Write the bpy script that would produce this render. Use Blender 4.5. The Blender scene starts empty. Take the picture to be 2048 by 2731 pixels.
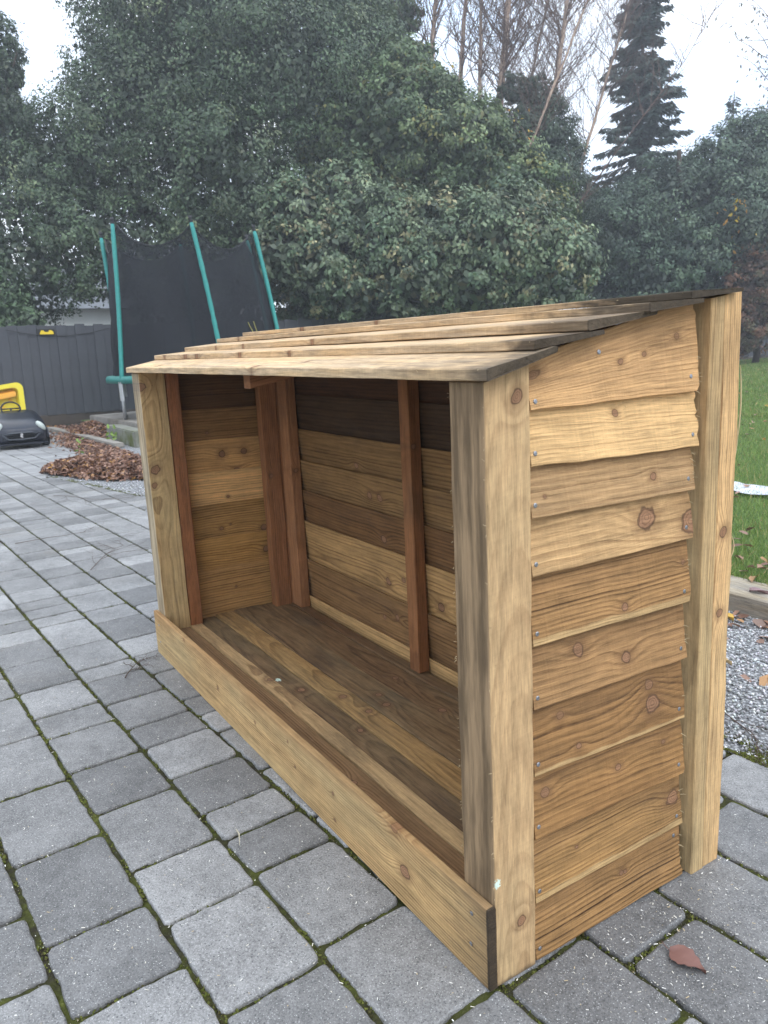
import bpy, bmesh, math, random
import numpy as np
from mathutils import Matrix, Vector, noise as mn

sc = bpy.context.scene
COL = sc.collection
rad = math.radians
rng = np.random.default_rng(7)
random.seed(7)

# ---------------------------------------------------------------- camera
cam_d = bpy.data.cameras.new("camera")
cam = bpy.data.objects.new("camera", cam_d)
COL.objects.link(cam)
CP = Vector((0.81654, -0.68797, 1.00799))
RR = [Vector((0.53665, 0.84286, -0.03998)), Vector((0.15104, -0.14256, -0.97819)), Vector((-0.83018, 0.51891, -0.20381))]
m = Matrix(((RR[0].x, -RR[1].x, -RR[2].x), (RR[0].y, -RR[1].y, -RR[2].y), (RR[0].z, -RR[1].z, -RR[2].z)))
cam.matrix_world = Matrix.Translation(CP) @ m.to_4x4()
cam_d.sensor_fit = 'HORIZONTAL'
cam_d.sensor_width = 36
cam_d.lens = 2054.64 / 2048 * 36
cam_d.clip_start = 0.05
cam_d.clip_end = 2000
cam_d.dof.use_dof = True
cam_d.dof.focus_distance = 1.8
cam_d.dof.aperture_fstop = 15
sc.camera = cam

# ---------------------------------------------------------------- sky, sun, exposure
SUN_EL, SUN_AZ = 48, 82          # bright patch of an overcast sky, behind and right of the viewer
w = bpy.data.worlds.new("World")
sc.world = w
w.use_nodes = True
nt = w.node_tree
nt.nodes.clear()
out = nt.nodes.new('ShaderNodeOutputWorld')
bg = nt.nodes.new('ShaderNodeBackground')
sky = nt.nodes.new('ShaderNodeTexSky')
sky.sky_type = 'NISHITA'
sky.sun_disc = False
sky.sun_elevation = rad(SUN_EL)
sky.sun_rotation = rad(SUN_AZ)
tc = nt.nodes.new('ShaderNodeTexCoord')
mp = nt.nodes.new('ShaderNodeMapping')
mp.inputs['Scale'].default_value = (1.5, 1.5, 3.2)
nz = nt.nodes.new('ShaderNodeTexNoise')
nz.inputs['Scale'].default_value = 1.6
nz.inputs['Detail'].default_value = 5
ramp = nt.nodes.new('ShaderNodeValToRGB')
ramp.color_ramp.elements[0].position = 0.36
ramp.color_ramp.elements[0].color = (7.8, 9.8, 13.0, 1)
ramp.color_ramp.elements[1].position = 0.62
ramp.color_ramp.elements[1].color = (12.0, 12.2, 12.5, 1)
mix = nt.nodes.new('ShaderNodeMix')
mix.data_type = 'RGBA'
mix.inputs[0].default_value = 0.85
nt.links.new(tc.outputs['Generated'], mp.inputs['Vector'])
nt.links.new(mp.outputs[0], nz.inputs['Vector'])
nt.links.new(nz.outputs[0], ramp.inputs[0])
nt.links.new(sky.outputs[0], mix.inputs[6])
nt.links.new(ramp.outputs[0], mix.inputs[7])
# overcast luminance: the zenith is about three times as bright as the horizon
sepz = nt.nodes.new('ShaderNodeSeparateXYZ')
nt.links.new(tc.outputs['Generated'], sepz.inputs[0])
lumn = nt.nodes.new('ShaderNodeMath'); lumn.operation = 'MULTIPLY_ADD'; lumn.use_clamp = False
clampz = nt.nodes.new('ShaderNodeMath'); clampz.operation = 'MAXIMUM'; clampz.inputs[1].default_value = 0.0
nt.links.new(sepz.outputs[2], clampz.inputs[0])
nt.links.new(clampz.outputs[0], lumn.inputs[0])
lumn.inputs[1].default_value = 0.80
lumn.inputs[2].default_value = 1.30
scl = nt.nodes.new('ShaderNodeVectorMath'); scl.operation = 'SCALE'
nt.links.new(mix.outputs[2], scl.inputs[0])
nt.links.new(lumn.outputs[0], scl.inputs[3])
nt.links.new(scl.outputs[0], bg.inputs['Color'])
nt.links.new(bg.outputs[0], out.inputs['Surface'])
bg.inputs['Strength'].default_value = 0.10

sd = bpy.data.lights.new("sun", 'SUN')
sd.energy = 1.35
sd.angle = rad(28)
sd.color = (1.0, 0.96, 0.9)
sun = bpy.data.objects.new("sun", sd)
COL.objects.link(sun)
az, el = rad(SUN_AZ), rad(SUN_EL)
sdir = Vector((math.sin(az) * math.cos(el), math.cos(az) * math.cos(el), math.sin(el)))   # towards the sun
sun.rotation_euler = sdir.to_track_quat('Z', 'Y').to_euler()
sun.location = (3, -3, 6)

sc.view_settings.view_transform = 'Standard'
sc.view_settings.look = 'None'
sc.view_settings.gamma = 1
sc.view_settings.exposure = 0.20
try:
    sc.cycles.max_bounces = 6
    sc.cycles.diffuse_bounces = 4
    sc.cycles.glossy_bounces = 2
    sc.cycles.transparent_max_bounces = 12
except Exception:
    pass

# ================================================================ node expression helper
class NT:
    def __init__(s, name):
        s.mat = bpy.data.materials.new(name)
        s.mat.use_nodes = True
        s.t = s.mat.node_tree
        s.t.nodes.clear()
        s.out = s.t.nodes.new('ShaderNodeOutputMaterial')
        s.b = s.t.nodes.new('ShaderNodeBsdfPrincipled')
        s.t.links.new(s.b.outputs[0], s.out.inputs['Surface'])
    def put(s, sock, v):
        if isinstance(v, X):
            s.t.links.new(v.s, sock)
        elif isinstance(v, bpy.types.NodeSocket):
            s.t.links.new(v, sock)
        else:
            sock.default_value = v
    def m(s, op, a, b=None, c=None, clamp=False):
        n = s.t.nodes.new('ShaderNodeMath')
        n.operation = op
        n.use_clamp = clamp
        for i, v in enumerate((a, b, c)):
            if v is not None:
                s.put(n.inputs[i], v)
        return X(s, n.outputs[0])
    def attr(s, name):
        n = s.t.nodes.new('ShaderNodeAttribute')
        n.attribute_name = name
        return n
    def sep(s, v):
        n = s.t.nodes.new('ShaderNodeSeparateXYZ')
        s.put(n.inputs[0], v)
        return [X(s, o) for o in n.outputs]
    def comb(s, x, y, z):
        n = s.t.nodes.new('ShaderNodeCombineXYZ')
        for i, v in enumerate((x, y, z)):
            s.put(n.inputs[i], v)
        return n.outputs[0]
    def noise(s, vec, scale=1.0, detail=2.0, rough=0.5):
        n = s.t.nodes.new('ShaderNodeTexNoise')
        s.put(n.inputs['Vector'], vec)
        n.inputs['Scale'].default_value = scale
        n.inputs['Detail'].default_value = detail
        n.inputs['Roughness'].default_value = rough
        return X(s, n.outputs[0])
    def voro(s, vec, scale, feature='F1', out=0):
        n = s.t.nodes.new('ShaderNodeTexVoronoi')
        s.put(n.inputs['Vector'], vec)
        n.inputs['Scale'].default_value = scale
        n.feature = feature
        return n.outputs[out]
    def step(s, a, b, x):
        n = s.t.nodes.new('ShaderNodeMapRange')
        n.interpolation_type = 'SMOOTHSTEP'
        s.put(n.inputs[0], x)
        n.inputs[1].default_value = a
        n.inputs[2].default_value = b
        n.inputs[3].default_value = 0
        n.inputs[4].default_value = 1
        return X(s, n.outputs[0])
    def mix(s, f, a, b, mode='MIX'):
        n = s.t.nodes.new('ShaderNodeMix')
        n.data_type = 'RGBA'
        n.blend_type = mode
        s.put(n.inputs[0], f)
        for i, v in ((6, a), (7, b)):
            if isinstance(v, tuple) and len(v) == 3:
                v = v + (1,)
            s.put(n.inputs[i], v)
        return n.outputs[2]
    def val(s, col, f):          # multiply a colour by a scalar
        n = s.t.nodes.new('ShaderNodeVectorMath')
        n.operation = 'SCALE'
        if isinstance(col, tuple):
            n.inputs[0].default_value = col[:3]
        else:
            s.put(n.inputs[0], col)
        s.put(n.inputs[3], f)
        return n.outputs[0]
    def bump(s, h, strength=0.3, dist=0.002):
        n = s.t.nodes.new('ShaderNodeBump')
        n.inputs['Strength'].default_value = strength
        n.inputs['Distance'].default_value = dist
        s.put(n.inputs['Height'], h)
        s.t.links.new(n.outputs[0], s.b.inputs['Normal'])
    def pos(s):
        return s.t.nodes.new('ShaderNodeNewGeometry').outputs['Position']
    def objc(s):
        return s.t.nodes.new('ShaderNodeTexCoord').outputs['Object']
    def rnd(s):
        return X(s, s.t.nodes.new('ShaderNodeObjectInfo').outputs['Random'])
    def fin(s, col, rough=0.7, spec=0.3, metal=0.0):
        if isinstance(col, tuple) and len(col) == 3:
            col = col + (1,)
        s.put(s.b.inputs['Base Color'], col)
        s.put(s.b.inputs['Roughness'], rough)
        s.b.inputs['Specular IOR Level'].default_value = spec
        s.b.inputs['Metallic'].default_value = metal
        return s.mat

class X:
    def __init__(s, nt, sock):
        s.n, s.s = nt, sock
    def __add__(s, o): return s.n.m('ADD', s, o)
    __radd__ = __add__
    def __sub__(s, o): return s.n.m('SUBTRACT', s, o)
    def __rsub__(s, o): return s.n.m('SUBTRACT', o, s)
    def __mul__(s, o): return s.n.m('MULTIPLY', s, o)
    __rmul__ = __mul__
    def __truediv__(s, o): return s.n.m('DIVIDE', s, o)
    def fract(s): return s.n.m('FRACT', s)
    def sqrt(s): return s.n.m('SQRT', s)
    def abs(s): return s.n.m('ABSOLUTE', s)
    def exp(s): return s.n.m('EXPONENT', s)
    def pow(s, p): return s.n.m('POWER', s, p)
    def cl(s): return s.n.m('ADD', s, 0.0, clamp=True)

# ================================================================ wood
# solid sawn timber: growth rings round a pith that runs along u, bent round the knots.
# attribute "g" holds the point in the board's own metres (u along, v across, w through)
def wood(name, light, dark, seed=0.0, pith=(0.3, 0.05), slope=0.0, ring=0.006, contrast=0.75,
         knots=(), stain=0.35, stain_col=(0.10, 0.065, 0.035), green=0.0, grey=0.0, fuzz=0.5,
         ends=(), strip=None, top_shade_or_tone=None, wave=1.0, rough=0.78, saw=0.5, flecks=(), sharp=0.55):
    N = NT(name)
    light = (light[0] * 1.10, light[1] * 0.95, light[2] * 0.77)
    dark = (dark[0] * 0.78, dark[1] * 0.63, dark[2] * 0.50)
    g = N.attr('g').outputs['Vector']
    u, v, ww = N.sep(g)
    sd_ = seed * 3.17
    n1 = N.noise(N.comb(u * 1.7 + sd_, v * 5.0, ww * 5.0 + sd_ * 0.7), 1.0, 1.5) - 0.5
    n2 = N.noise(N.comb(u * 2.3 + sd_ + 31.0, v * 3.0, ww * 3.0), 1.0, 1.0) - 0.5
    n3 = N.noise(N.comb(u * 9.0 + sd_, v * 34.0, ww * 34.0), 1.0, 2.0) - 0.5
    vv = v - pith[0] + n1 * (0.030 * wave)
    wv = ww - pith[1] + u * slope + n2 * (0.035 * wave)
    r = (vv * vv + wv * wv).sqrt() + n3 * (0.0035 * wave)
    kmask = None
    kring = None
    khalo = None
    for (ku, kv, kr) in knots:
        du = u - ku
        dv = v - kv
        d2n = (du * du) * (1.0 / (2 * (2.6 * kr) ** 2)) + (dv * dv) * (1.0 / (2 * (1.5 * kr) ** 2))
        gs = (d2n * -1.0).exp()
        r = r + gs * (kr * 1.55)
        wob = N.noise(N.comb(u * 60.0, v * 60.0, sd_), 1.0, 1.0) * 0.8 + 0.6
        d = ((du * du) * 0.8 + dv * dv).sqrt() * wob * (1.0 / kr)
        mk = 1.0 - N.step(0.84, 1.10, d)
        hl = 1.0 - N.step(0.9, 2.6, d)
        rg = d
        if kmask is None:
            kmask, kring, khalo = mk, rg, hl
        else:
            kmask = N.m('MAXIMUM', kmask, mk)
            kring = N.m('MINIMUM', kring, rg)
            khalo = N.m('MAXIMUM', khalo, hl)
    rr = r / ring
    t = rr.fract()
    late = N.step(0.25, sharp + 0.28, t) * (1.0 - N.step(0.88, 1.0, t))
    ringvar = N.noise(N.comb(rr * 0.9 + sd_, u * 0.8, 0.0), 1.0, 2.0)
    late = late * N.step(0.25, 0.75, ringvar) * contrast
    brk = N.noise(N.comb(u * 38.0 + sd_, v * 260.0, ww * 260.0), 1.0, 3.0, 0.7)
    late = late * (N.step(0.22, 0.62, brk) * 0.6 + 0.5)
    fib = N.noise(N.comb(u * 14.0 + sd_, v * 620.0, ww * 620.0), 1.0, 3.0, 0.65)
    fib2 = N.noise(N.comb(u * 5.0 + sd_, v * 95.0, ww * 95.0 + 7.0), 1.0, 3.0, 0.6)
    sawn = N.noise(N.comb(u * 230.0 + sd_ + v * 16.0, v * 7.0, ww * 7.0), 1.0, 2.0)
    mott = N.noise(N.comb(u * 26.0 + sd_, v * 170.0, ww * 170.0), 1.0, 4.0, 0.7)
    tick = N.step(0.60, 0.74, N.noise(N.comb(u * 420.0 + sd_, v * 24.0, ww * 24.0), 1.0, 2.0, 0.6))
    blot = N.noise(N.comb(u * 9.0 + sd_, v * 22.0, ww * 22.0 + sd_), 1.0, 3.0, 0.6)
    lum = 0.98 + (fib - 0.5) * (1.25 * fuzz) + (fib2 - 0.5) * 0.95 + (sawn - 0.5) * (0.30 * saw) + (mott - 0.5) * (1.0 * fuzz) + (blot - 0.5) * 0.62 + tick * (0.07 * saw)
    col = N.mix(late, light, dark)
    big = N.noise(N.comb(u * 3.1 + sd_, v * 11.0, ww * 11.0 + sd_), 1.0, 4.0, 0.6)
    st = N.step(0.46, 0.74, big) * stain
    col = N.mix(st, col, stain_col)
    if green:
        gn = N.noise(N.comb(u * 2.2 + sd_ + 9.0, v * 9.0, ww * 9.0), 1.0, 3.0)
        col = N.mix(N.step(0.38, 0.68, gn) * green * 0.7, col, (0.36, 0.31, 0.17))
    if grey:
        gn = N.noise(N.comb(u * 4.0 + sd_ + 19.0, v * 42.0, ww * 42.0), 1.0, 3.0)
        col = N.mix(N.step(0.30, 0.66, gn) * grey, col, (0.30, 0.275, 0.235))
    dotn = N.noise(N.comb(u * 90.0 + sd_, v * 150.0, ww * 150.0), 1.0, 2.0)
    lum = lum * (1.0 - N.step(0.66, 0.80, dotn) * 0.22)
    if kmask is not None:
        kr_ = (kring * 3.6).fract()
        kc = N.mix(N.step(0.5, 0.95, kr_) * 0.7, (0.29, 0.155, 0.085), (0.12, 0.055, 0.028))
        edge = N.step(0.70, 0.93, kring) * (1.0 - N.step(0.98, 1.14, kring))
        kc = N.mix(edge * 0.85, kc, (0.030, 0.016, 0.010))
        col = N.mix(khalo * 0.42, col, (0.17, 0.085, 0.038))
        col = N.mix(kmask * 0.90, col, kc)
    if strip:
        sn = N.noise(N.comb(u * 14.0 + sd_, v * 10.0, 3.0), 1.0, 2.0) - 0.5
        col = N.mix((1.0 - N.step(strip[0] - 0.003, strip[0] + 0.002, v + sn * 0.012)) * strip[1], col, (0.52, 0.36, 0.17))
    if top_shade_or_tone:
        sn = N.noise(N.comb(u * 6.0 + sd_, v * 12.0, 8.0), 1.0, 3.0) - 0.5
        col = N.mix(N.step(top_shade_or_tone[0], top_shade_or_tone[0] + 0.05, v + sn * 0.07) * top_shade_or_tone[1], col, top_shade_or_tone[2])
    for (u0, u1, s_, c_) in ends:
        en = N.noise(N.comb(u * 25.0 + sd_, v * 60.0, ww * 60.0), 1.0, 3.0)
        mk = N.step(u0, u1, u + (en - 0.5) * abs(u1 - u0) * 1.6) if u1 > u0 else 1.0 - N.step(u1, u0, u + (en - 0.5) * abs(u1 - u0) * 1.6)
        col = N.mix(mk * s_, col, c_)
    for (fu, fv, fw, fr) in flecks:
        fn = N.noise(N.comb(u * 170.0, v * 260.0, 0.0), 1.0, 2.0)
        du = (u - fu) * 0.65
        dv = v - fv
        dw = ww - fw
        fd = (du * du + dv * dv + dw * dw).sqrt() * (1.0 / fr) + (fn - 0.5) * 1.9
        col = N.mix((1.0 - N.step(0.7, 0.95, fd)), col, (0.62, 0.74, 0.62))
    col = N.val(col, lum)
    h = fib * 0.8 + fib2 * 0.6 - late * 0.55 + sawn * (0.35 * saw)
    N.bump(h + mott * 0.6, 0.8, 0.0014)
    return N.fin(col, rough, 0.22)

# ================================================================ object helpers
def tag(o, label=None, cat=None, group=None, kind=None):
    if label: o['label'] = label
    if cat: o['category'] = cat
    if group: o['group'] = group
    if kind: o['kind'] = kind
    return o

def empty(name, loc, label=None, cat=None, group=None, kind=None):
    o = bpy.data.objects.new(name, None)
    o.empty_display_size = 0.1
    COL.objects.link(o)
    o.location = loc
    return tag(o, label, cat, group, kind)

def put(o, parent, wloc=None):
    COL.objects.link(o)
    if parent is not None:
        o.parent = parent
    return o

def npmesh(name, verts, faces, mat=None, parent=None, col=None, smooth=False, g=None, origin=None):
    """faces: (n,k) int array or list of lists; verts in the parent's (or world) space"""
    me = bpy.data.meshes.new(name)
    verts = np.asarray(verts, dtype=np.float32)
    if origin is not None:
        verts = verts - np.asarray(origin, dtype=np.float32)
    if isinstance(faces, np.ndarray):
        n, k = faces.shape
        me.vertices.add(len(verts))
        me.vertices.foreach_set('co', verts.ravel())
        me.loops.add(n * k)
        me.loops.foreach_set('vertex_index', faces.astype(np.int32).ravel())
        me.polygons.add(n)
        me.polygons.foreach_set('loop_start', np.arange(0, n * k, k, dtype=np.int32))
        try:
            me.polygons.foreach_set('loop_total', np.full(n, k, dtype=np.int32))
        except Exception:
            pass
        me.update(calc_edges=True)
    else:
        me.from_pydata(verts.tolist(), [], faces)
        me.update()
    if col is not None:
        a = me.color_attributes.new('col', 'FLOAT_COLOR', 'POINT')
        c4 = np.ones((len(verts), 4), dtype=np.float32)
        c4[:, :3] = col
        a.data.foreach_set('color', c4.ravel())
    if g is not None:
        a = me.attributes.new('g', 'FLOAT_VECTOR', 'POINT')
        a.data.foreach_set('vector', np.asarray(g, dtype=np.float32).ravel())
    if smooth:
        me.polygons.foreach_set('use_smooth', np.ones(len(me.polygons), dtype=bool))
    if mat: me.materials.append(mat)
    o = bpy.data.objects.new(name, me)
    if origin is not None:
        o.location = origin
    put(o, parent)
    return o

def board(name, L, W, T, fmap, mat, parent=None, bev=0.0014, n=14, nv=1, rag=(0, 0), wob=0.0007, seed=0, bow=0.0):
    """a sawn length of timber in local (u,v,w); fmap(u,v,w) -> parent space"""
    per = []
    vs = np.linspace(bev, W - bev, nv + 1)
    for v_ in vs: per.append((v_, 0.0))
    per.append((W, bev)); per.append((W, T - bev))
    for v_ in vs[::-1]: per.append((v_, T))
    per.append((0.0, T - bev)); per.append((0.0, bev))
    P = len(per)
    co, gg = [], []
    us = np.linspace(0, L, n + 1)
    for i, u_ in enumerate(us):
        for j, (v_, w_) in enumerate(per):
            uu = u_
            if i == 0 and rag[0]: uu -= rag[0] * mn.noise(Vector((v_ * 190 + seed * 7, 3.1, w_ * 40)))
            if i == n and rag[1]: uu += rag[1] * mn.noise(Vector((v_ * 190 + seed * 7, 9.1, w_ * 40)))
            dv = wob * 2 * mn.noise(Vector((u_ * 16 + seed, 0.3 + (4 if v_ > W / 2 else 0), seed)))
            dw = wob * mn.noise(Vector((u_ * 9 + seed, 7.3, seed + (2 if w_ > T / 2 else 0)))) + bow * math.sin(math.pi * u_ / L)
            gg.append((u_, v_, w_))
            co.append(fmap(uu, v_ + dv, w_ + dw))
    faces = []
    for i in range(n):
        for j in range(P):
            k = (j + 1) % P
            faces.append([i * P + j, i * P + k, (i + 1) * P + k, (i + 1) * P + j])
    faces.append([j for j in range(P)][::-1])
    faces.append([n * P + j for j in range(P)])
    o = npmesh(name, co, faces, mat, parent, g=gg)
    bm = bmesh.new(); bm.from_mesh(o.data)
    bmesh.ops.recalc_face_normals(bm, faces=bm.faces)
    bm.to_mesh(o.data); bm.free()
    return o

def tube(pts, radii, k=8, cap=True):
    pts = [Vector(p) for p in pts]
    V, F = [], []
    ref = None
    for i, p in enumerate(pts):
        d = (pts[min(i + 1, len(pts) - 1)] - pts[max(i - 1, 0)])
        if d.length < 1e-9: d = Vector((0, 0, 1))
        d.normalize()
        if ref is None:
            ref = d.orthogonal().normalized()
        a = (ref - d * ref.dot(d))
        if a.length < 1e-6: a = d.orthogonal()
        a.normalize(); ref = a
        b = d.cross(a)
        r = radii[i] if hasattr(radii, '__len__') else radii
        for j in range(k):
            t = 2 * math.pi * j / k
            V.append(p + a * (r * math.cos(t)) + b * (r * math.sin(t)))
    for i in range(len(pts) - 1):
        for j in range(k):
            F.append([i * k + j, i * k + (j + 1) % k, (i + 1) * k + (j + 1) % k, (i + 1) * k + j])
    if cap:
        F.append([j for j in range(k)][::-1]); F.append([(len(pts) - 1) * k + j for j in range(k)])
    return V, F

class MB:
    def __init__(s): s.V, s.F = [], []
    def add(s, VF):
        V, F = VF
        o = len(s.V)
        s.V += [tuple(v) for v in V]
        s.F += [[i + o for i in f] for f in F]
        return s
    def box(s, x0, x1, y0, y1, z0, z1):
        V = [(x, y, z) for x in (x0, x1) for y in (y0, y1) for z in (z0, z1)]
        F = [[0, 1, 3, 2], [4, 6, 7, 5], [0, 4, 5, 1], [2, 3, 7, 6], [0, 2, 6, 4], [1, 5, 7, 3]]
        return s.add((V, F))
    def build(s, name, mat, parent=None, smooth=False, bevel=0.0, seg=2, origin=None, col=None):
        o = npmesh(name, s.V, s.F, mat, parent, smooth=smooth, origin=origin, col=col)
        if bevel:
            bm = bmesh.new(); bm.from_mesh(o.data)
            bmesh.ops.bevel(bm, geom=list(bm.edges), offset=bevel, segments=seg, affect='EDGES', clamp_overlap=True)
            bm.to_mesh(o.data); bm.free()
        return o

def scatter(name, tv, tf, pos, ax, ay, az_, scale, col, mat, parent=None, kind=None, origin=None):
    """many copies of one small template joined into one mesh; ax, ay, az_ are (n,3) frames"""
    tv = np.asarray(tv, np.float32); tf = np.asarray(tf, np.int64)
    n, k = len(pos), len(tv)
    sc_ = np.asarray(scale, np.float32).reshape(n, 1, 1) if np.ndim(scale) == 1 else np.asarray(scale, np.float32).reshape(n, 1, 3)
    t = tv[None, :, :] * sc_
    V = pos[:, None, :] + t[:, :, 0:1] * ax[:, None, :] + t[:, :, 1:2] * ay[:, None, :] + t[:, :, 2:3] * az_[:, None, :]
    F = (tf[None, :, :] + (np.arange(n) * k)[:, None, None]).reshape(-1, tf.shape[1])
    C = np.repeat(col, k, axis=0)
    o = npmesh(name, V.reshape(-1, 3), F, mat, parent, col=C, origin=origin)
    if kind: o['kind'] = kind
    return o

def frames(nrm, droop=None, jit=0.5):
    n = len(nrm)
    nrm = nrm / np.linalg.norm(nrm, axis=1, keepdims=True)
    d = rng.normal(size=(n, 3)) * jit
    if droop is not None: d = d + droop
    ax = d - nrm * np.sum(d * nrm, axis=1, keepdims=True)
    ax /= np.linalg.norm(ax, axis=1, keepdims=True) + 1e-9
    ay = np.cross(nrm, ax)
    return ax, ay, nrm

LEAF_V = [(0, 0, 0), (0.30, 0.24, 0.05), (0.30, -0.24, 0.05), (0.72, 0.20, 0.02), (0.72, -0.20, 0.02), (1.0, 0, -0.10)]
LEAF_F4 = [(0, 2, 4, 5), (0, 5, 3, 1)]
QL_V = [(0, 0, 0), (0.5, -0.27, 0.05), (1, 0, -0.10), (0.5, 0.27, 0.05)]
QL_F = [(0, 1, 2, 3)]

def leafmat(name, rough=0.5, spec=0.4, trans=0.0, tint=(1, 1, 1)):
    N = NT(name)
    a = N.attr('col').outputs['Color']
    N.fin(a, rough, spec)
    if trans:
        tr = N.t.nodes.new('ShaderNodeBsdfTranslucent')
        N.t.links.new(a, tr.inputs['Color'])
        ms = N.t.nodes.new('ShaderNodeMixShader')
        ms.inputs[0].default_value = trans
        N.t.links.new(N.b.outputs[0], ms.inputs[1])
        N.t.links.new(tr.outputs[0], ms.inputs[2])
        N.t.links.new(ms.outputs[0], N.out.inputs['Surface'])
    return N.mat

def plain(name, colr, rough=0.6, spec=0.3, var=0.15, scale=12.0, metal=0.0, bump=0.0, dirt=None, dirt_amt=0.0):
    N = NT(name)
    p = N.objc()
    n = N.noise(p, scale, 4.0, 0.6)
    col = N.val(colr, 1.0 + (n - 0.5) * (var * 2))
    if dirt:
        n2 = N.noise(p, scale * 0.35, 4.0, 0.65)
        col = N.mix(N.step(0.45, 0.7, n2) * dirt_amt, col, dirt)
    if bump:
        N.bump(n, 0.4, bump)
    return N.fin(col, rough, spec, metal)

# ================================================================ GROUND
# ---- far ground under everything
N = NT('soil')
p = N.pos()
a = N.noise(p, 2.2, 5.0, 0.6)
b_ = N.noise(p, 22.0, 4.0, 0.6)
c = N.mix(N.step(0.40, 0.62, a), (0.045, 0.032, 0.022), (0.035, 0.035, 0.018))
c = N.val(c, 0.7 + b_ * 0.7)
N.bump(b_, 0.6, 0.02)
M_soil = N.fin(c, 0.95, 0.1)
V, F = [], []
gx = np.concatenate([np.linspace(-70, -40, 4), np.linspace(-30, 10, 41), np.linspace(20, 50, 4)])
gy = np.concatenate([np.linspace(-50, -12, 5), np.linspace(-8, 30, 39), np.linspace(40, 75, 4)])
for y in gy:
    for x in gx:
        V.append((x, y, -0.06))
nx = len(gx)
for j in range(len(gy) - 1):
    for i in range(nx - 1):
        F.append([j * nx + i, j * nx + i + 1, (j + 1) * nx + i + 1, (j + 1) * nx + i])
tag(npmesh('ground', V, F, M_soil), kind='structure')

# ---- paving
ANG = math.tan(rad(3.6))
def course_y(k, x): return -0.056 + 0.192 * k + ANG * (x + 1.0)
def edge_y(x):                       # where the paving ends and the gravel starts
    if x > -4.4: return 0.965 + 0.012 * math.sin(x * 5)
    if x > -6.9: return 0.43 + 0.214 * (x + 6.9)
    return min(1.32, 0.43 + (-6.9 - x) * 1.3)

N = NT('moss_joint')
p = N.pos()
a = N.noise(p, 9.0, 4.0, 0.6)
b_ = N.noise(p, 130.0, 4.0, 0.7)
d_ = N.noise(p, 45.0, 2.0, 0.6)
c = N.mix(N.step(0.36, 0.60, a * 0.65 + d_ * 0.35), (0.036, 0.032, 0.022), (0.062, 0.068, 0.018))
c = N.mix(N.step(0.55, 0.8, d_) * N.step(0.40, 0.62, a), c, (0.13, 0.145, 0.035))
c = N.val(c, 0.25 + b_ * 1.3)
N.bump(b_, 0.9, 0.004)
M_joint = N.fin(c, 0.95, 0.1)

def joint_grid(x0, x1, y0, y1, st, amp):
    xs = np.arange(x0, x1 + 1e-6, st); ys = np.arange(y0, y1 + 1e-6, st)
    XX, YY = np.meshgrid(xs, ys)
    r1 = rng.random(XX.shape); r2 = np.sin(XX * 31 + 2 * np.sin(YY * 23)) * np.sin(YY * 37 + 2 * np.sin(XX * 19))
    ZZ = -0.0075 + amp * (0.0035 * (r1 - 0.5) + 0.0035 * r2)
    V = np.stack([XX, YY, ZZ], -1).reshape(-1, 3)
    nx, ny = len(xs), len(ys)
    i = np.arange(nx - 1)[None, :] + nx * np.arange(ny - 1)[:, None]
    F = np.stack([i, i + 1, i + nx + 1, i + nx], -1).reshape(-1, 4)
    return V, F
V1, F1 = joint_grid(-3.4, 1.2, -1.3, 1.0, 0.008, 1.0)
V2, F2 = joint_grid(-14.0, -3.4, -3.0, 1.6, 0.1, 0.3)
V3, F3 = joint_grid(-3.4, 4.0, -3.3, -1.3, 0.1, 0.3)
V4, F4 = joint_grid(1.2, 4.0, -1.3, 1.0, 0.1, 0.3)
VV = np.concatenate([V1, V2, V3, V4]); o1 = len(V1); o2 = o1 + len(V2); o3 = o2 + len(V3)
paving = npmesh('paving', VV, np.concatenate([F1, F2 + o1, F3 + o2, F4 + o3]), M_joint)
tag(paving, kind='structure')

N = NT('concrete_paver')
p = N.pos()
rn = N.rnd()
base = N.mix(rn, (0.130, 0.128, 0.124), (0.262, 0.258, 0.250))
big = N.noise(p, 6.0, 4.0, 0.6)
mid = N.noise(p, 40.0, 3.0, 0.6)
fine = N.noise(p, 260.0, 3.0, 0.75)
grit = N.noise(p, 700.0, 1.0, 0.6)
v1 = X(N, N.voro(p, 210.0))
v2 = X(N, N.voro(p, 120.0))
lum = 1.0 + (big - 0.5) * 1.1 + (mid - 0.5) * 0.9 + (fine - 0.5) * 2.3 + (grit - 0.5) * 0.8
c = N.val(base, lum)
c = N.mix((1.0 - N.step(0.14, 0.24, v2)) * 0.75, c, (0.055, 0.055, 0.058))
c = N.mix((1.0 - N.step(0.12, 0.20, v1)) * 0.75, c, (0.62, 0.62, 0.60))
brown = N.noise(p, 2.6, 3.0, 0.6)
c = N.mix(N.step(0.55, 0.75, brown) * 0.30, c, (0.17, 0.145, 0.11))
wet = N.noise(p, 3.3, 4.0, 0.6)
c = N.val(c, 1.0 - N.step(0.50, 0.72, wet) * 0.28)
N.bump(fine * 0.8 + mid * 0.4 + grit * 0.4, 0.75, 0.0016)
M_paver = N.fin(c, 0.55 + mid * 0.12, 0.55)

def clip(poly, f):          # keep f(p) >= 0, convex
    out = []
    for i in range(len(poly)):
        a, b = poly[i], poly[(i + 1) % len(poly)]
        fa, fb = f(a), f(b)
        if fa >= 0: out.append(a)
        if (fa >= 0) != (fb >= 0):
            t = fa / (fa - fb)
            out.append((a[0] + (b[0] - a[0]) * t, a[1] + (b[1] - a[1]) * t))
    return out

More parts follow.
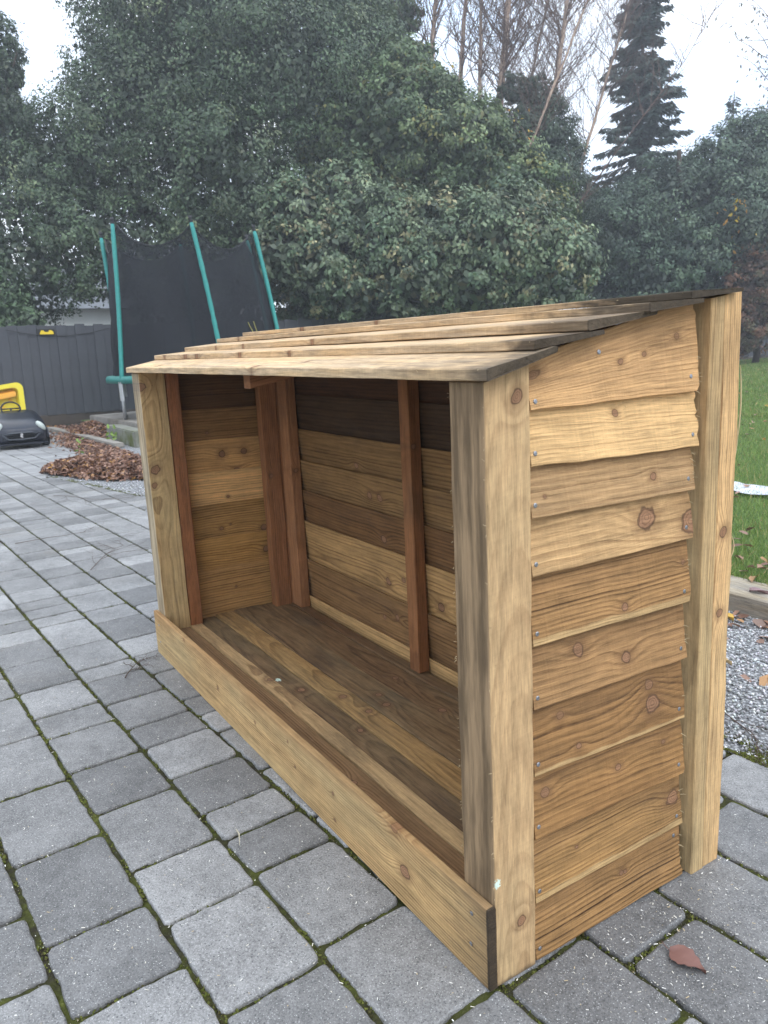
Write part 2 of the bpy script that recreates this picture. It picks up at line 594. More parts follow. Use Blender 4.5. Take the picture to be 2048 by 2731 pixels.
# cross joints measured where the photograph shows them (x of the joint, per course)
FIX = {}
def fixed_joints():
    return {
        -1: [-2.05, -1.80, -1.68, -1.47, -1.27, -1.13, -0.94, -0.75, -0.63, -0.49, -0.24, 0.01, 0.24, 0.42],
        -2: [-2.20, -1.98, -1.72, -1.50, -1.35, -1.12, -0.89, -0.64, -0.45, -0.20, 0.05, 0.22, 0.45],
        -3: [-2.10, -1.88, -1.70, -1.38, -1.09, -0.80, -0.52, -0.33, -0.07, 0.12, 0.35],
        -4: [-1.9, -1.6, -1.4, -1.10, -0.86, -0.62, -0.43, -0.2, 0.05],
        0: [-0.45, -0.20, 0.01, 0.215, 0.47],
        1: [-0.3, -0.1, 0.088, 0.29, 0.55],
        2: [-0.25, -0.01, 0.22, 0.44],
        3: [-0.2, -0.09, 0.13, 0.36],
    }
FIX = fixed_joints()

def paver_mesh(cx_, cy_, poly, hi):
    # outline with rounded corners and worn edges
    pts = []
    n = len(poly)
    for i in range(n):
        p0 = Vector(poly[i - 1]); p1 = Vector(poly[i]); p2 = Vector(poly[(i + 1) % n])
        a, b = (p0 - p1), (p2 - p1)
        la, lb = a.length, b.length
        if la < 1e-4 or lb < 1e-4: continue
        r = min(random.uniform(0.008, 0.018), la * 0.3, lb * 0.3)
        a.normalize(); b.normalize()
        s, e = p1 + a * r, p1 + b * r
        k = 4 if hi else 2
        for q in range(k + 1):
            t = q / k
            pts.append(s * (1 - t) ** 2 + p1 * (2 * t * (1 - t)) + e * t ** 2)
        nb = p2 - p1
        m_ = max(1, int(lb / (0.022 if hi else 0.07)))
        for q in range(1, m_):
            t = q / m_
            pp = e.lerp(p2 + (p1 - p2).normalized() * r, t)
            pts.append(pp)
    cen = Vector((cx_, cy_))
    outp = []
    for q in pts:
        j = mn.noise(Vector((q.x * 38, q.y * 38, 2.0))) * 0.0042 + mn.noise(Vector((q.x * 130, q.y * 130, 5.0))) * 0.0022
        d = (q - cen); L_ = d.length
        outp.append(q + d * (j / max(L_, 0.02)))
    P = len(outp)
    tx, ty = random.gauss(0, 0.006), random.gauss(0, 0.006)
    z0 = random.gauss(0, 0.0011)
    V = []
    rings = ((0.0, -0.035), (0.0, -0.0055), (0.0016, -0.0018), (0.0055, 0.0)) if hi else ((0.0, -0.03), (0.0, -0.004), (0.005, 0.0))
    for ins, zz in rings:
        for q in outp:
            d = q - cen
            L_ = max(d.length, 0.01)
            s = d * (1 - ins / L_)
            V.append((s.x, s.y, zz + z0 + tx * s.x + ty * s.y))
    F = []
    for r_ in range(len(rings) - 1):
        for i in range(P):
            j = (i + 1) % P
            F.append([r_ * P + i, r_ * P + j, (r_ + 1) * P + j, (r_ + 1) * P + i])
    F.append([(len(rings) - 1) * P + i for i in range(P)])
    return V, F

pavers = []
G = 0.0052
for k in range(-12, 12):
    xs = []
    x = -13.5 + random.uniform(-0.2, 0)
    fx = FIX.get(k)
    while x < (fx[0] - 0.13 if fx else 3.4):
        xs.append(x); x += random.choice((0.13, 0.192, 0.192, 0.255, 0.255))
    if fx:
        xs += fx
        x = fx[-1] + 0.2
        while x < 3.4:
            xs.append(x); x += random.choice((0.13, 0.192, 0.192, 0.255, 0.255))
    if fx and len(xs) > len(fx):    # avoid a sliver before the measured part
        i = len(xs) - len([q for q in xs if q >= fx[0]])
        if i > 0 and xs[i] - xs[i - 1] < 0.09: xs.pop(i - 1)
    for i in range(len(xs) - 1):
        x0, x1 = xs[i] + G, xs[i + 1] - G
        s0, s1 = ANG * 0.0, 0.0
        def cyy(kk, xx): return course_y(kk, xx)
        sk = -0.192 * ANG    # cross joints stand square to the courses
        poly = [(x0, cyy(k, x0) + G), (x1, cyy(k, x1) + G), (x1 + sk, cyy(k + 1, x1 + sk) - G), (x0 + sk, cyy(k + 1, x0 + sk) - G)]
        xm = 0.5 * (x0 + x1)
        ey = edge_y(xm)
        sl = (edge_y(xm + 0.1) - edge_y(xm - 0.1)) / 0.2
        poly = clip(poly, lambda q: ey + sl * (q[0] - xm) - 0.004 - q[1])
        if len(poly) < 3: continue
        ar = 0.5 * abs(sum(poly[a][0] * poly[(a + 1) % len(poly)][1] - poly[(a + 1) % len(poly)][0] * poly[a][1] for a in range(len(poly))))
        if ar < 0.002: continue
        cx_ = sum(q[0] for q in poly) / len(poly); cy_ = sum(q[1] for q in poly) / len(poly)
        d = Vector((cx_, cy_, 0)) - CP
        z = d.dot(RR[2]); px = d.dot(RR[0]) / z if z > 0.1 else 9; py = d.dot(RR[1]) / z if z > 0.1 else 9
        inview = z > 0.1 and abs(px) < 0.62 and abs(py) < 0.80
        hid = -1.75 < cx_ < -0.12 and 0.12 < cy_ < 0.5
        key = (0 if (inview and not hid) else 100) + z if z > 0 else 500
        pavers.append((key, cx_, cy_, poly))
pavers.sort(key=lambda t: t[0])
rest = MB()
for i, (key, cx_, cy_, poly) in enumerate(pavers):
    if i < 300:
        V, F = paver_mesh(cx_, cy_, poly, key < 5)
        npmesh('paver', V, F, M_paver, paving).location = (cx_, cy_, 0)
    elif abs(cx_) < 14:
        V, F = paver_mesh(cx_, cy_, poly, False)
        rest.add(([(v[0] + cx_, v[1] + cy_, v[2]) for v in V], F))
    
N = NT('concrete_paver_far')
p = N.pos()
cell = N.noise(p, 3.0, 1.0)
big = N.noise(p, 6.0, 4.0, 0.6); fine = N.noise(p, 300.0, 2.0, 0.7)
c = N.val(N.mix(N.step(0.35, 0.65, cell), (0.21, 0.208, 0.205), (0.29, 0.288, 0.284)), 0.55 + big * 0.5 + fine * 0.4)
M_paver2 = N.fin(c, 0.55, 0.55)
o = rest.build('paver', M_paver2, paving)
o['kind'] = 'stuff'

# ---- gravel strip between paving and sleepers
N = NT('gravel_bed')
p = N.pos()
v_ = N.voro(p, 95.0, 'F1', 1)
vd = X(N, N.voro(p, 95.0))
n = N.noise(p, 3.0, 4.0, 0.6)
c = N.mix(0.5, v_, (0.5, 0.5, 0.5))
sepn = N.t.nodes.new('ShaderNodeRGBToBW'); N.t.links.new(c, sepn.inputs[0])
gcol = N.val((0.55, 0.555, 0.56), X(N, sepn.outputs[0]) * 1.1 + 0.1)
gcol = N.val(gcol, 1.0 - N.step(0.25, 0.6, vd) * 0.6)
gcol = N.mix(N.step(0.58, 0.72, n) * 0.5, gcol, (0.07, 0.085, 0.03))
N.bump(vd, 0.8, 0.004)
M_gravbed = N.fin(gcol, 0.85, 0.2)
V, F = [], []
xs = np.arange(-12.0, 3.61, 0.15)
for x in xs:
    V.append((x, edge_y(x) - 0.006, -0.005)); V.append((x, 2.06, -0.001))
for i in range(len(xs) - 1):
    F.append([2 * i, 2 * i + 2, 2 * i + 3, 2 * i + 1])
gravel = tag(npmesh('gravel_path', V, F, M_gravbed), kind='structure')

cm = leafmat('gravel_stone', 0.75, 0.3)
ng = 26000
gxr = np.concatenate([rng.uniform(-1.6, 0.9, 17000), rng.uniform(-6.4, -1.6, 9000)])
gyr = np.array([rng.uniform(edge_y(x), 1.86) for x in gxr])
pos = np.stack([gxr, gyr, np.full(ng, 0.0)], -1)
ICO = bmesh.new(); bmesh.ops.create_icosphere(ICO, subdivisions=1, radius=1.0)
iv = np.array([v.co[:] for v in ICO.verts]); ifc = np.array([[v.index for v in f.verts] for f in ICO.faces]); ICO.free()
OCT_V = np.array([(1, 0, 0), (-1, 0, 0), (0, 1, 0), (0, -1, 0), (0, 0, 1), (0, 0, -1)], float)
OCT_F = np.array([(0, 2, 4), (2, 1, 4), (1, 3, 4), (3, 0, 4), (2, 0, 5), (1, 2, 5), (3, 1, 5), (0, 3, 5)])
ax, ay, azz = frames(rng.normal(size=(ng, 3)))
g0 = rng.choice([0.18, 0.32, 0.45, 0.6, 0.75], ng, p=[.15, .25, .28, .22, .10])
colr = np.stack([g0 * 1.0, g0 * 1.0, g0 * 1.0], -1) * (1 + rng.normal(0, 0.03, (ng, 3)))
s3 = rng.uniform(0.0028, 0.0062, (ng, 1)) * rng.uniform(0.6, 1.2, (ng, 3))
scatter('gravel', OCT_V, OCT_F, pos, ax, ay, azz, s3, colr, cm, kind='stuff')

# ---- moss tufts along the gravel edge and joints
mm = leafmat('moss_leaf', 0.95, 0.1)
pts = []
for _ in range(15000):
    x = rng.uniform(-6.8, 0.9) if rng.random() < 0.5 else rng.uniform(-0.6, 0.6)
    y = edge_y(x) + abs(rng.normal(0, 0.035)) - 0.01
    if mn.noise(Vector((x * 9, y * 22, 0))) > -0.05 - 0.0: pts.append((x, y, 0.0))
for _ in range(26000):
    k = rng.integers(-5, 5); x = rng.uniform(-2.6, 0.75)
    if rng.random() < 0.3:
        fx = FIX.get(int(k), [0]); x = rng.choice(fx) + rng.normal(0, 0.004); y = course_y(k, x) + rng.uniform(0, 0.192)
    else:
        y = course_y(k, x) + rng.normal(0, 0.0055)
    if mn.noise(Vector((x * 7, y * 7, 3.0))) + 0.6 * mn.noise(Vector((x * 30, y * 30, 1.0))) > -0.05 and y < edge_y(x):
        pts.append((x, y, -0.0065))
pos = np.array(pts); n_ = len(pos)
nr = rng.normal(size=(n_, 3)) * 0.6; nr[:, 2] = 1.0
ax, ay, azz = frames(nr)
cc = np.array([(0.080, 0.092, 0.020), (0.125, 0.135, 0.035), (0.06, 0.055, 0.022)])[rng.integers(0, 3, n_)] * rng.uniform(0.7, 1.3, (n_, 1))
tetra_v = [(0.6, 0, 0), (-0.4, 0.5, 0), (-0.4, -0.5, 0), (0, 0, 1.0)]
tetra_f = [(0, 1, 3), (1, 2, 3), (2, 0, 3)]
scatter('moss', tetra_v, tetra_f, pos, ax, ay, azz, rng.uniform(0.0025, 0.0065, n_), cc, mm, kind='stuff')

# ---- lawn
def lawn_z(x, y): return 0.055 + 0.0132 * max(0.0, y - 2.0)
N = NT('lawn_turf')
p = N.pos()
a = N.noise(p, 1.4, 4.0, 0.6); b_ = N.noise(p, 60.0, 3.0, 0.6)
c = N.mix(a, (0.075, 0.12, 0.034), (0.11, 0.16, 0.05))
c = N.val(c, 0.55 + b_ * 0.9)
N.bump(b_, 0.8, 0.02)
M_lawn = N.fin(c, 0.9, 0.1)
V, F = [], []
ys = [2.02, 2.5, 3, 4, 6, 9, 13, 18, 24, 30]
xs = [-13.3, -9, -8.6, -6, -4, -2, 0, 2, 5, 9]
for y in ys:
    for x in xs: V.append((x, y, lawn_z(x, y)))
for j in range(len(ys) - 1):
    for i in range(len(xs) - 1):
        q = j * len(xs) + i
        F.append([q, q + 1, q + 1 + len(xs), q + len(xs)])
tag(npmesh('lawn', V, F, M_lawn), kind='structure')
# grass blades: dense near, coarser far
def blades(n_, xf, yf, h0, wd):
    x = xf; y = yf
    z = 0.055 + 0.0132 * (y - 2.0)
    pos = np.stack([x, y, z - 0.003], -1)
    nr = rng.normal(size=(n_, 3)); nr[:, 2] *= 0.25
    up = rng.normal(size=(n_, 3)) * 0.42; up[:, 2] = 1.0
    up /= np.linalg.norm(up, axis=1, keepdims=True)
    ax = np.cross(up, nr); ax /= np.linalg.norm(ax, axis=1, keepdims=True)
    azz = np.cross(ax, up)
    s = np.stack([np.full(n_, wd) * rng.uniform(0.7, 1.3, n_), h0 * rng.uniform(0.5, 1.3, n_), np.full(n_, 1.0) * h0 * rng.uniform(0.1, 0.5, n_)], -1)
    cc = np.array([(0.060, 0.130, 0.024), (0.085, 0.165, 0.035), (0.040, 0.095, 0.02), (0.16, 0.17, 0.06)])[rng.choice(4, n_, p=[.38, .3, .25, .07])]
    return pos, ax, up, azz, s, cc * np.array([2.7, 1.9, 2.4]) * rng.uniform(0.75, 1.25, (n_, 1))
bl_v = [(-0.5, 0, 0), (0.5, 0, 0), (0.32, 0.55, 0.25), (-0.32, 0.55, 0.25), (0.0, 1.0, 1.0)]
bl_f3 = [(0, 1, 2), (0, 2, 3), (3, 2, 4)]
n1_ = 60000
yy = 2.05 + 5.5 * rng.random(n1_) ** 1.6
xx = rng.uniform(-6.0, 2.2, n1_)
sel = rng.random(n1_) < 0.55
xx[sel] = (0.2 - 0.62 * (yy[sel] + 0.0)) + rng.uniform(-0.7, 0.9, sel.sum())
n2_ = 60000
yy2 = 7.3 + 15 * rng.random(n2_) ** 1.3
xx2 = (0.8165 - 0.63 * (yy2 + 0.69)) + rng.uniform(-1.7, 2.2, n2_)
A_ = blades(n1_, xx, yy, 0.045, 0.0035)
B_ = blades(n2_, xx2, yy2, 0.055, 0.010)
gm = leafmat('grass_blade', 0.6, 0.3, 0.25)
scatter('grass', bl_v, bl_f3, *[np.concatenate([a, b]) for a, b in zip(A_, B_)], gm, kind='stuff')

# ================================================================ LOG STORE
W_ = 1.8
def warp(x, y, z):            # the frame is very slightly out of square
    k = min(1.0, z / 0.25)
    return Vector((x - 0.005 * z + 0.0025 * y, y - 0.008 * z, z + (-0.008 * y - 0.0051 * x) * k))
ORG = Vector((-0.9, 0.28, 0.0))
def wp(x, y, z): return warp(x, y, z) - ORG
store = empty('log_store', ORG, 'open fronted timber log store with slatted sides and lapped sloping roof on the paving', 'log store')

TAN_L = (0.56, 0.40, 0.23); TAN_D = (0.36, 0.225, 0.105)
PALE_L = (0.66, 0.49, 0.275); PALE_D = (0.42, 0.265, 0.12)
GOLD_L = (0.43, 0.275, 0.125); GOLD_D = (0.155, 0.085, 0.034)
BRN_L = (0.34, 0.215, 0.105); BRN_D = (0.13, 0.07, 0.03)
RED_L = (0.27, 0.125, 0.06); RED_D = (0.15, 0.065, 0.03)
DK = (0.035, 0.026, 0.018)

# ---- posts (u up, v back, w to the right)
def roof_z(y): return float(np.interp(y, [-0.02, 0.0, 0.088, 0.194, 0.311, 0.41, 0.545, 0.57], [0.957, 0.9615, 0.990, 1.0175, 1.045, 1.0665, 1.0865, 1.090]))
def post(name, x0, x1, y0, y1, mat, seed, label=None, ztop=None, z0=0.0, wob=0.0008, n=18):
    H = 1.2
    def f(u, v, w):
        z = z0 + u
        y = y0 + v
        zt = (roof_z(y) - 0.001) if ztop is None else ztop
        z = z0 + u * ((zt - z0) / H)
        return wp(x0 + w, y, z)
    # stretch g so rings keep their metres
    o = board(name, H, y1 - y0, x1 - x0, f, mat, store, bev=0.002, n=n, wob=wob, seed=seed)
    if label: o['label'] = label
    return o
def sh(z, zt=0.965): return z * 1.2 / zt
M_fp = wood('treated_post', (0.455, 0.345, 0.215), (0.34, 0.24, 0.14), 1.3, pith=(0.058, 0.030), slope=0.085, ring=0.0085, contrast=0.6,
            knots=((sh(0.925) * 1.0, 0.060, 0.012), (sh(0.096), 0.054, 0.010)), stain=0.22, green=0.30, fuzz=0.7, wave=0.7,
            flecks=((sh(0.186), 0.005, 0.079, 0.0075),), ends=((0.012, 0.0, 0.7, (0.07, 0.05, 0.035)),))
# weathered grey brown inner and front side of the same post
def add_face_weather(mat, lo, hi, comp, colr, amt):
    t = mat.node_tree
    b = [n for n in t.nodes if n.type == 'BSDF_PRINCIPLED'][0]
    src = b.inputs['Base Color'].links[0].from_socket
    N = NT.__new__(NT); N.mat = mat; N.t = t; N.b = b
    g = N.sep(N.attr('g').outputs['Vector'])
    mk = 1.0 - N.step(lo, hi, g[comp])
    n = N.noise(N.comb(g[0] * 3.0, g[1] * 30.0, g[2] * 42.0), 1.0, 4.0, 0.65)
    n2 = N.noise(N.comb(g[0] * 9.0, g[1] * 200.0, g[2] * 260.0), 1.0, 3.0, 0.6)
    c2 = N.mix(N.step(0.36, 0.64, n), colr, tuple(q * 0.34 for q in colr))
    c2 = N.val(c2, 0.62 + n2 * 0.75)
    res = N.mix(mk * amt, src, c2)
    N.put(b.inputs['Base Color'], res)
add_face_weather(M_fp, 0.0002, 0.0016, 1, (0.31, 0.21, 0.118), 0.92)
post('front_post', -0.079, 0.0, 0.0, 0.085, M_fp, 1, 'front post with weathered grey front and tan side, white fleck near its foot')
M_fp2 = wood('treated_post_far', (0.50, 0.375, 0.205), (0.30, 0.20, 0.10), 5.1, pith=(0.022, 0.17), slope=0.03, ring=0.006, contrast=0.8,
             knots=((sh(0.646), 0.022, 0.016), (sh(0.596), 0.015, 0.010), (sh(0.92), 0.006, 0.015)), stain=0.2, green=0.45, wave=1.2)
add_face_weather(M_fp2, 0.0002, 0.0016, 1, (0.50, 0.43, 0.31), 0.7)
post('front_post', -W_, -W_ + 0.079, 0.0, 0.085, M_fp2, 2, 'front post with a round knot below its middle')
M_bp = wood('back_post_wood', (0.46, 0.345, 0.20), (0.285, 0.20, 0.105), 8.4, pith=(0.25, 0.03), slope=0.0, ring=0.006, contrast=0.8, stain=0.4, green=0.5, fuzz=0.8)
o = post('back_post', -0.072, 0.0075, 0.4795, 0.5165, M_bp, 3)
M_bp2 = wood('back_post_edge', (0.58, 0.42, 0.24), (0.40, 0.255, 0.125), 9.4, pith=(0.20, 0.05), slope=0.012, ring=0.006, contrast=0.7, stain=0.25, green=0.3,
             knots=((1.2 * 0.62, 0.02, 0.011), (1.2 * 0.48, 0.02, 0.009)), fuzz=0.9)
post('back_post', -0.055, 0.0062, 0.5178, 0.5655, M_bp2, 4, 'rear half of the split back post, paler', wob=0.0022)
post('back_post', -W_, -W_ + 0.079, 0.477, 0.5125, wood('corner_post_wood', (0.24, 0.115, 0.055), (0.13, 0.06, 0.03), 12.1, pith=(0.2, 0.1), ring=0.007, stain=0.3), 5)
M_red = wood('red_batten', RED_L, RED_D, 14.0, pith=(0.2, 0.06), ring=0.005, contrast=0.5, stain=0.3, fuzz=0.8)
M_red2 = wood('red_batten_b', (0.30, 0.155, 0.08), (0.17, 0.08, 0.04), 15.0, pith=(0.1, 0.09), ring=0.006, contrast=0.6, stain=0.3, knots=((0.6, 0.02, 0.008),))
post('inner_batten', -1.762, -1.7225, 0.0875, 0.130, M_red, 6, 'reddish inner batten beside the far front post', z0=0.092)
post('inner_batten', -1.762, -1.7225, 0.4125, 0.4755, M_red2, 7, z0=0.092)
post('inner_batten', -1.719, -1.650, 0.4785, 0.5165, wood('red_batten_c', (0.34, 0.185, 0.10), (0.19, 0.09, 0.045), 16.0, pith=(0.2, 0.03), ring=0.006, contrast=0.6, knots=((0.62, 0.02, 0.009),)), 8, z0=0.092)
post('inner_batten', -0.0755, -0.036, 0.0875, 0.130, M_red, 9, z0=0.092)
post('centre_batten', -0.943, -0.895, 0.480, 0.5165, wood('red_batten_d', (0.25, 0.125, 0.06), (0.13, 0.06, 0.03), 17.0, pith=(0.3, 0.03), ring=0.006, contrast=0.5, stain=0.5,
     knots=((0.80, 0.012, 0.008),)), 10, 'reddish upright batten at the middle of the back', z0=0.100)

# ---- nails
def nailmat():
    return plain('steel_nail', (0.30, 0.30, 0.31), 0.35, 0.5, 0.2, 200, 0.9)
M_nail = nailmat()
def nail_mesh(r=0.0038):
    V, F = [], []
    for (rr, h) in ((r, 0.0), (r, 0.0008), (r * 0.7, 0.0014)):
        for j in range(8):
            a = 2 * math.pi * j / 8
            V.append((rr * math.cos(a), rr * math.sin(a), h))
    for i in range(2):
        for j in range(8):
            F.append([i * 8 + j, i * 8 + (j + 1) % 8, (i + 1) * 8 + (j + 1) % 8, (i + 1) * 8 + j])
    F.append([16 + j for j in range(8)])
    me = bpy.data.meshes.new('nail'); me.from_pydata(V, [], F); me.materials.append(M_nail)
    return me
NAIL = nail_mesh()
def nail(parent, p, nrm):
    o = bpy.data.objects.new('nail', NAIL)
    o.rotation_euler = Vector(nrm).to_track_quat('Z', 'Y').to_euler()
    o.location = p
    put(o, parent)
    return o

# ---- near side cladding (u back along the side, v up, w outwards)
laps = [.9213, .8343, .7582, .6702, .5586, .4525, .3378, .2274, .1134, 0.004]
tl = [-.0036, .0017, .0009, -.0014, .0008, .0017, .0035, .0032, -.0006, -.001]
tr = [.0047, -.0025, -.0014, .0019, -.001, -.002, -.0043, -.004, .0009, .001]
ye = [.0056, .008, .0036, 0, -.002, -.0036, -.0047, -.0028, -.001, 0.0]
spec_ = [
    dict(light=(0.60, 0.41, 0.225), dark=(0.46, 0.285, 0.135), knots=((.195, .075, .006), (.25, .078, .005), (.012, .098, .013), (.33, .095, .006)), pith=(-.06, .02), ring=.007, contrast=.75, stain=.25, stain_col=(.28, .16, .08)),
    dict(light=(0.68, 0.50, 0.28), dark=(0.50, 0.315, 0.145), knots=((.185, .068, .006),), pith=(-.10, .0), ring=.006, contrast=.6, stain=.12),
    dict(light=(0.42, 0.30, 0.175), dark=(0.235, 0.15, 0.075), knots=((.275, .034, .007), (.03, .03, .003)), pith=(.20, .02), ring=.011, contrast=.8, stain=.25, stain_col=(.2, .14, .085)),
    dict(light=(0.50, 0.36, 0.205), dark=(0.28, 0.175, 0.085), knots=((.262, .052, .019), (.372, .030, .022)), pith=(-.06, -.03), ring=.012, contrast=.65, stain=.2),
    dict(light=(0.43, 0.275, 0.135), dark=(0.155, 0.088, 0.040), knots=((.205, .022, .007), (.36, .072, .005)), pith=(-.10, .02), ring=.0075, contrast=1.0, stain=.3, stain_col=(.18, .09, .04)),
    dict(light=(0.40, 0.26, 0.135), dark=(0.175, 0.10, 0.048), knots=((.105, .075, .012), (.215, .036, .011)), pith=(-.05, .03), ring=.014, contrast=.85, stain=.25),
    dict(light=(0.35, 0.215, 0.10), dark=(0.135, 0.075, 0.034), knots=((.065, .085, .007), (.285, .050, .017), (.10, .024, .006), (.28, .085, .010)), pith=(.17, -.02), ring=.013, contrast=.9, stain=.3),
    dict(light=(0.37, 0.23, 0.105), dark=(0.155, 0.088, 0.04), knots=((.030, .070, .009), (.20, .062, .007), (.32, .075, .004)), pith=(-.06, .04), ring=.011, contrast=.9, stain=.2, stain_col=(.22, .09, .03)),
    dict(light=(0.41, 0.265, 0.12), dark=(0.17, 0.095, 0.042), knots=((.352, .060, .015), (.10, .06, .003)), pith=(-.12, .02), ring=.007, contrast=.9, stain=.25),
    dict(light=(0.40, 0.255, 0.12), dark=(0.125, 0.07, 0.032), knots=((.215, .068, .005), (.225, .066, .004)), pith=(-.16, .0), ring=.0085, contrast=1.1, stain=.25),
]
Y0 = 0.0868
def side_board(i, far=False):
    zb = laps[i]
    zt = (laps[i - 1] + 0.018) if i else None
    z0, z1 = zb + tl[i], zb + tr[i]
    L = 0.460 + ye[i] - Y0
    Wd = (zt - zb) if i else 0.145
    sp = dict(spec_[i])
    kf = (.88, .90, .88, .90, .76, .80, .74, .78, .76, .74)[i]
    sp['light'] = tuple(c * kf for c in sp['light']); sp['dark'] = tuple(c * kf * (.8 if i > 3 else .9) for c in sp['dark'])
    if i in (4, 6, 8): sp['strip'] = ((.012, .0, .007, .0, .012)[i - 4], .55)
    if i in (4, 5, 6, 7, 8, 9, 2, 0): sp['top_shade_or_tone'] = (.055, .45, (.20, .11, .05))  # shadow below the lap above, painted into the board colour
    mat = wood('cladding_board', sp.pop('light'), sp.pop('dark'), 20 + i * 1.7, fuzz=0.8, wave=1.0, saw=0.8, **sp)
    tw = math.sin(i * 2.1) * 0.0015
    def f(u, v, w):
        y = Y0 + u
        vv = v
        if not i:
            top = roof_z(y) - 0.003 - (z0 + (z1 - z0) * u / L)
            vv = v * top / Wd
        z = z0 + (z1 - z0) * u / L + vv
        z += 0.0013 * mn.noise(Vector((u * 13, i * 5.0, 0))) * (1 - v / Wd)
        x = 0.0 - 0.0165 * min(1, v / Wd) - (0.0140 - w) * (1 - 0.55 * min(1, v / Wd)) + tw * (u / L) + 0.0012 * mn.noise(Vector((u * 7, v * 12, i * 4.0)))
        return wp(x, y, z)
    o = board('side_board', L, Wd, 0.0140, f, mat, store, n=26, nv=16, rag=(0, 0.0085), seed=i + 3)
    for (u_, v_) in ([(0.009, 0.019), (L - 0.014, 0.021 if i != 9 else 0.085)] if i else [(0.010, 0.024), (L - 0.02, 0.026), (0.15, 0.105)]):
        q = f(u_, v_, 0.0140)
        nail(o, q, (1, 0, 0.1))
    return o
for i in range(10): side_board(i)

# ---- far side cladding, seen from inside
tops = [.962, .831, .722, .611, .493, .370, .259, .157]
lk = {2: ((.282 - .09, .075, .012), (.364 - .09, .078, .011), (.333 - .09, .01, .012)), 3: ((.20, .04, .006),), 4: ((.165, .05, .007), (.20, .06, .004), (.328, .03, .011)),
      6: ((.2, .04, .004),), 1: ((.145, .045, .005),), 5: ((.33, .06, .012),)}
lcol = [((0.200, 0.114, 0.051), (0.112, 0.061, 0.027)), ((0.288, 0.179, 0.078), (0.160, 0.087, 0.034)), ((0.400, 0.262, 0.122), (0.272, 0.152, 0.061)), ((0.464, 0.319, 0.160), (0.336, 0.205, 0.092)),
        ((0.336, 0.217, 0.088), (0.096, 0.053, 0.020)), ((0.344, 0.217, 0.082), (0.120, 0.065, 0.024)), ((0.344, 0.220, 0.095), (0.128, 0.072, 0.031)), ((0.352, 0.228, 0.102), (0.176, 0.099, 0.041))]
for i, zt in enumerate(tops):
    zb = (tops[i + 1] - 0.018) if i < 7 else 0.03
    Wd = zt - zb
    def f(u, v, w, zb=zb, Wd=Wd, i=i):
        x = -1.8 + 0.0125 * (v / Wd) + w * (1 - 0.4 * v / Wd)
        return wp(x, 0.0868 + u, zb + v + 0.001 * math.sin(i * 3 + u * 9))
    board('side_board', 0.388, Wd, 0.0115, f, wood('far_cladding_board', *[tuple(c * (.55, .95, 1.4, 1.55, 1.25, 1.35, 1.3, 1.3)[i] for c in q) for q in lcol[i]], 50 + i * 2.3, pith=(-0.09 + 0.02 * (i % 3), .02), ring=.009, contrast=.85, stain=.25, knots=lk.get(i, ())),  # top board darkened, shade under the roof put into its colour
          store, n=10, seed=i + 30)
# ---- back cladding (u to the right, v up, w to the front)
btops = [1.045, .955, .868, .748, .637, .530, .416, .272, .133]
bfac = (.5, .55, .55, 1.25, 1.25, .95, 1.6, 1.2, 1.6)  # upper rows scaled down: the dim interior is painted into the timber
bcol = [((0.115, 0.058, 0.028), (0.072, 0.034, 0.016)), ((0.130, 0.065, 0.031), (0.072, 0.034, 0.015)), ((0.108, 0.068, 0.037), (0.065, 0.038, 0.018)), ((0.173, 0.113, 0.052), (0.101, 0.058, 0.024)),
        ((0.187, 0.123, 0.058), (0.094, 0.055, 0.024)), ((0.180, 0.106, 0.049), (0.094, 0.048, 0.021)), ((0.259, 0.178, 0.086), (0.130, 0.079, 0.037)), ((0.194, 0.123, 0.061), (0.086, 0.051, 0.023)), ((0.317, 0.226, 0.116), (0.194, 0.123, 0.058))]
bk = {3: ((1.8 - 1.275, .04, .010),), 4: ((.60, .06, .012), (.66, .06, .012)), 5: ((.67, .05, .013), (1.35, .04, .01)), 6: ((.684, .06, .012), (.774, .085, .009), (.954, .05, .014)),
      7: ((.732, .10, .010), (.655, .08, .008), (1.3, .05, .012)), 8: ((1.0, .03, .008),)}
for i, zt in enumerate(btops):
    zb = (btops[i + 1] - 0.02) if i < 8 else 0.02
    Wd = zt - zb
    def f(u, v, w, zb=zb, Wd=Wd, i=i):
        y = 0.541 - 0.018 * (v / Wd) - w * (1 - 0.25 * v / Wd)
        z = zb + v + 0.0015 * math.sin(i * 3 + u * 3)
        return wp(-1.797 + u, min(y, 0.560), z)
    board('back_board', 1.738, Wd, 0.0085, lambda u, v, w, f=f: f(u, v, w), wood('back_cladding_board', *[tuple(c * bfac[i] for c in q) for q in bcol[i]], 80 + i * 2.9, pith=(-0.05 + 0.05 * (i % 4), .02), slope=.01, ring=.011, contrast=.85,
          stain=.35, stain_col=(.07, .045, .028), knots=bk.get(i, ())), store, n=24, seed=i + 50)

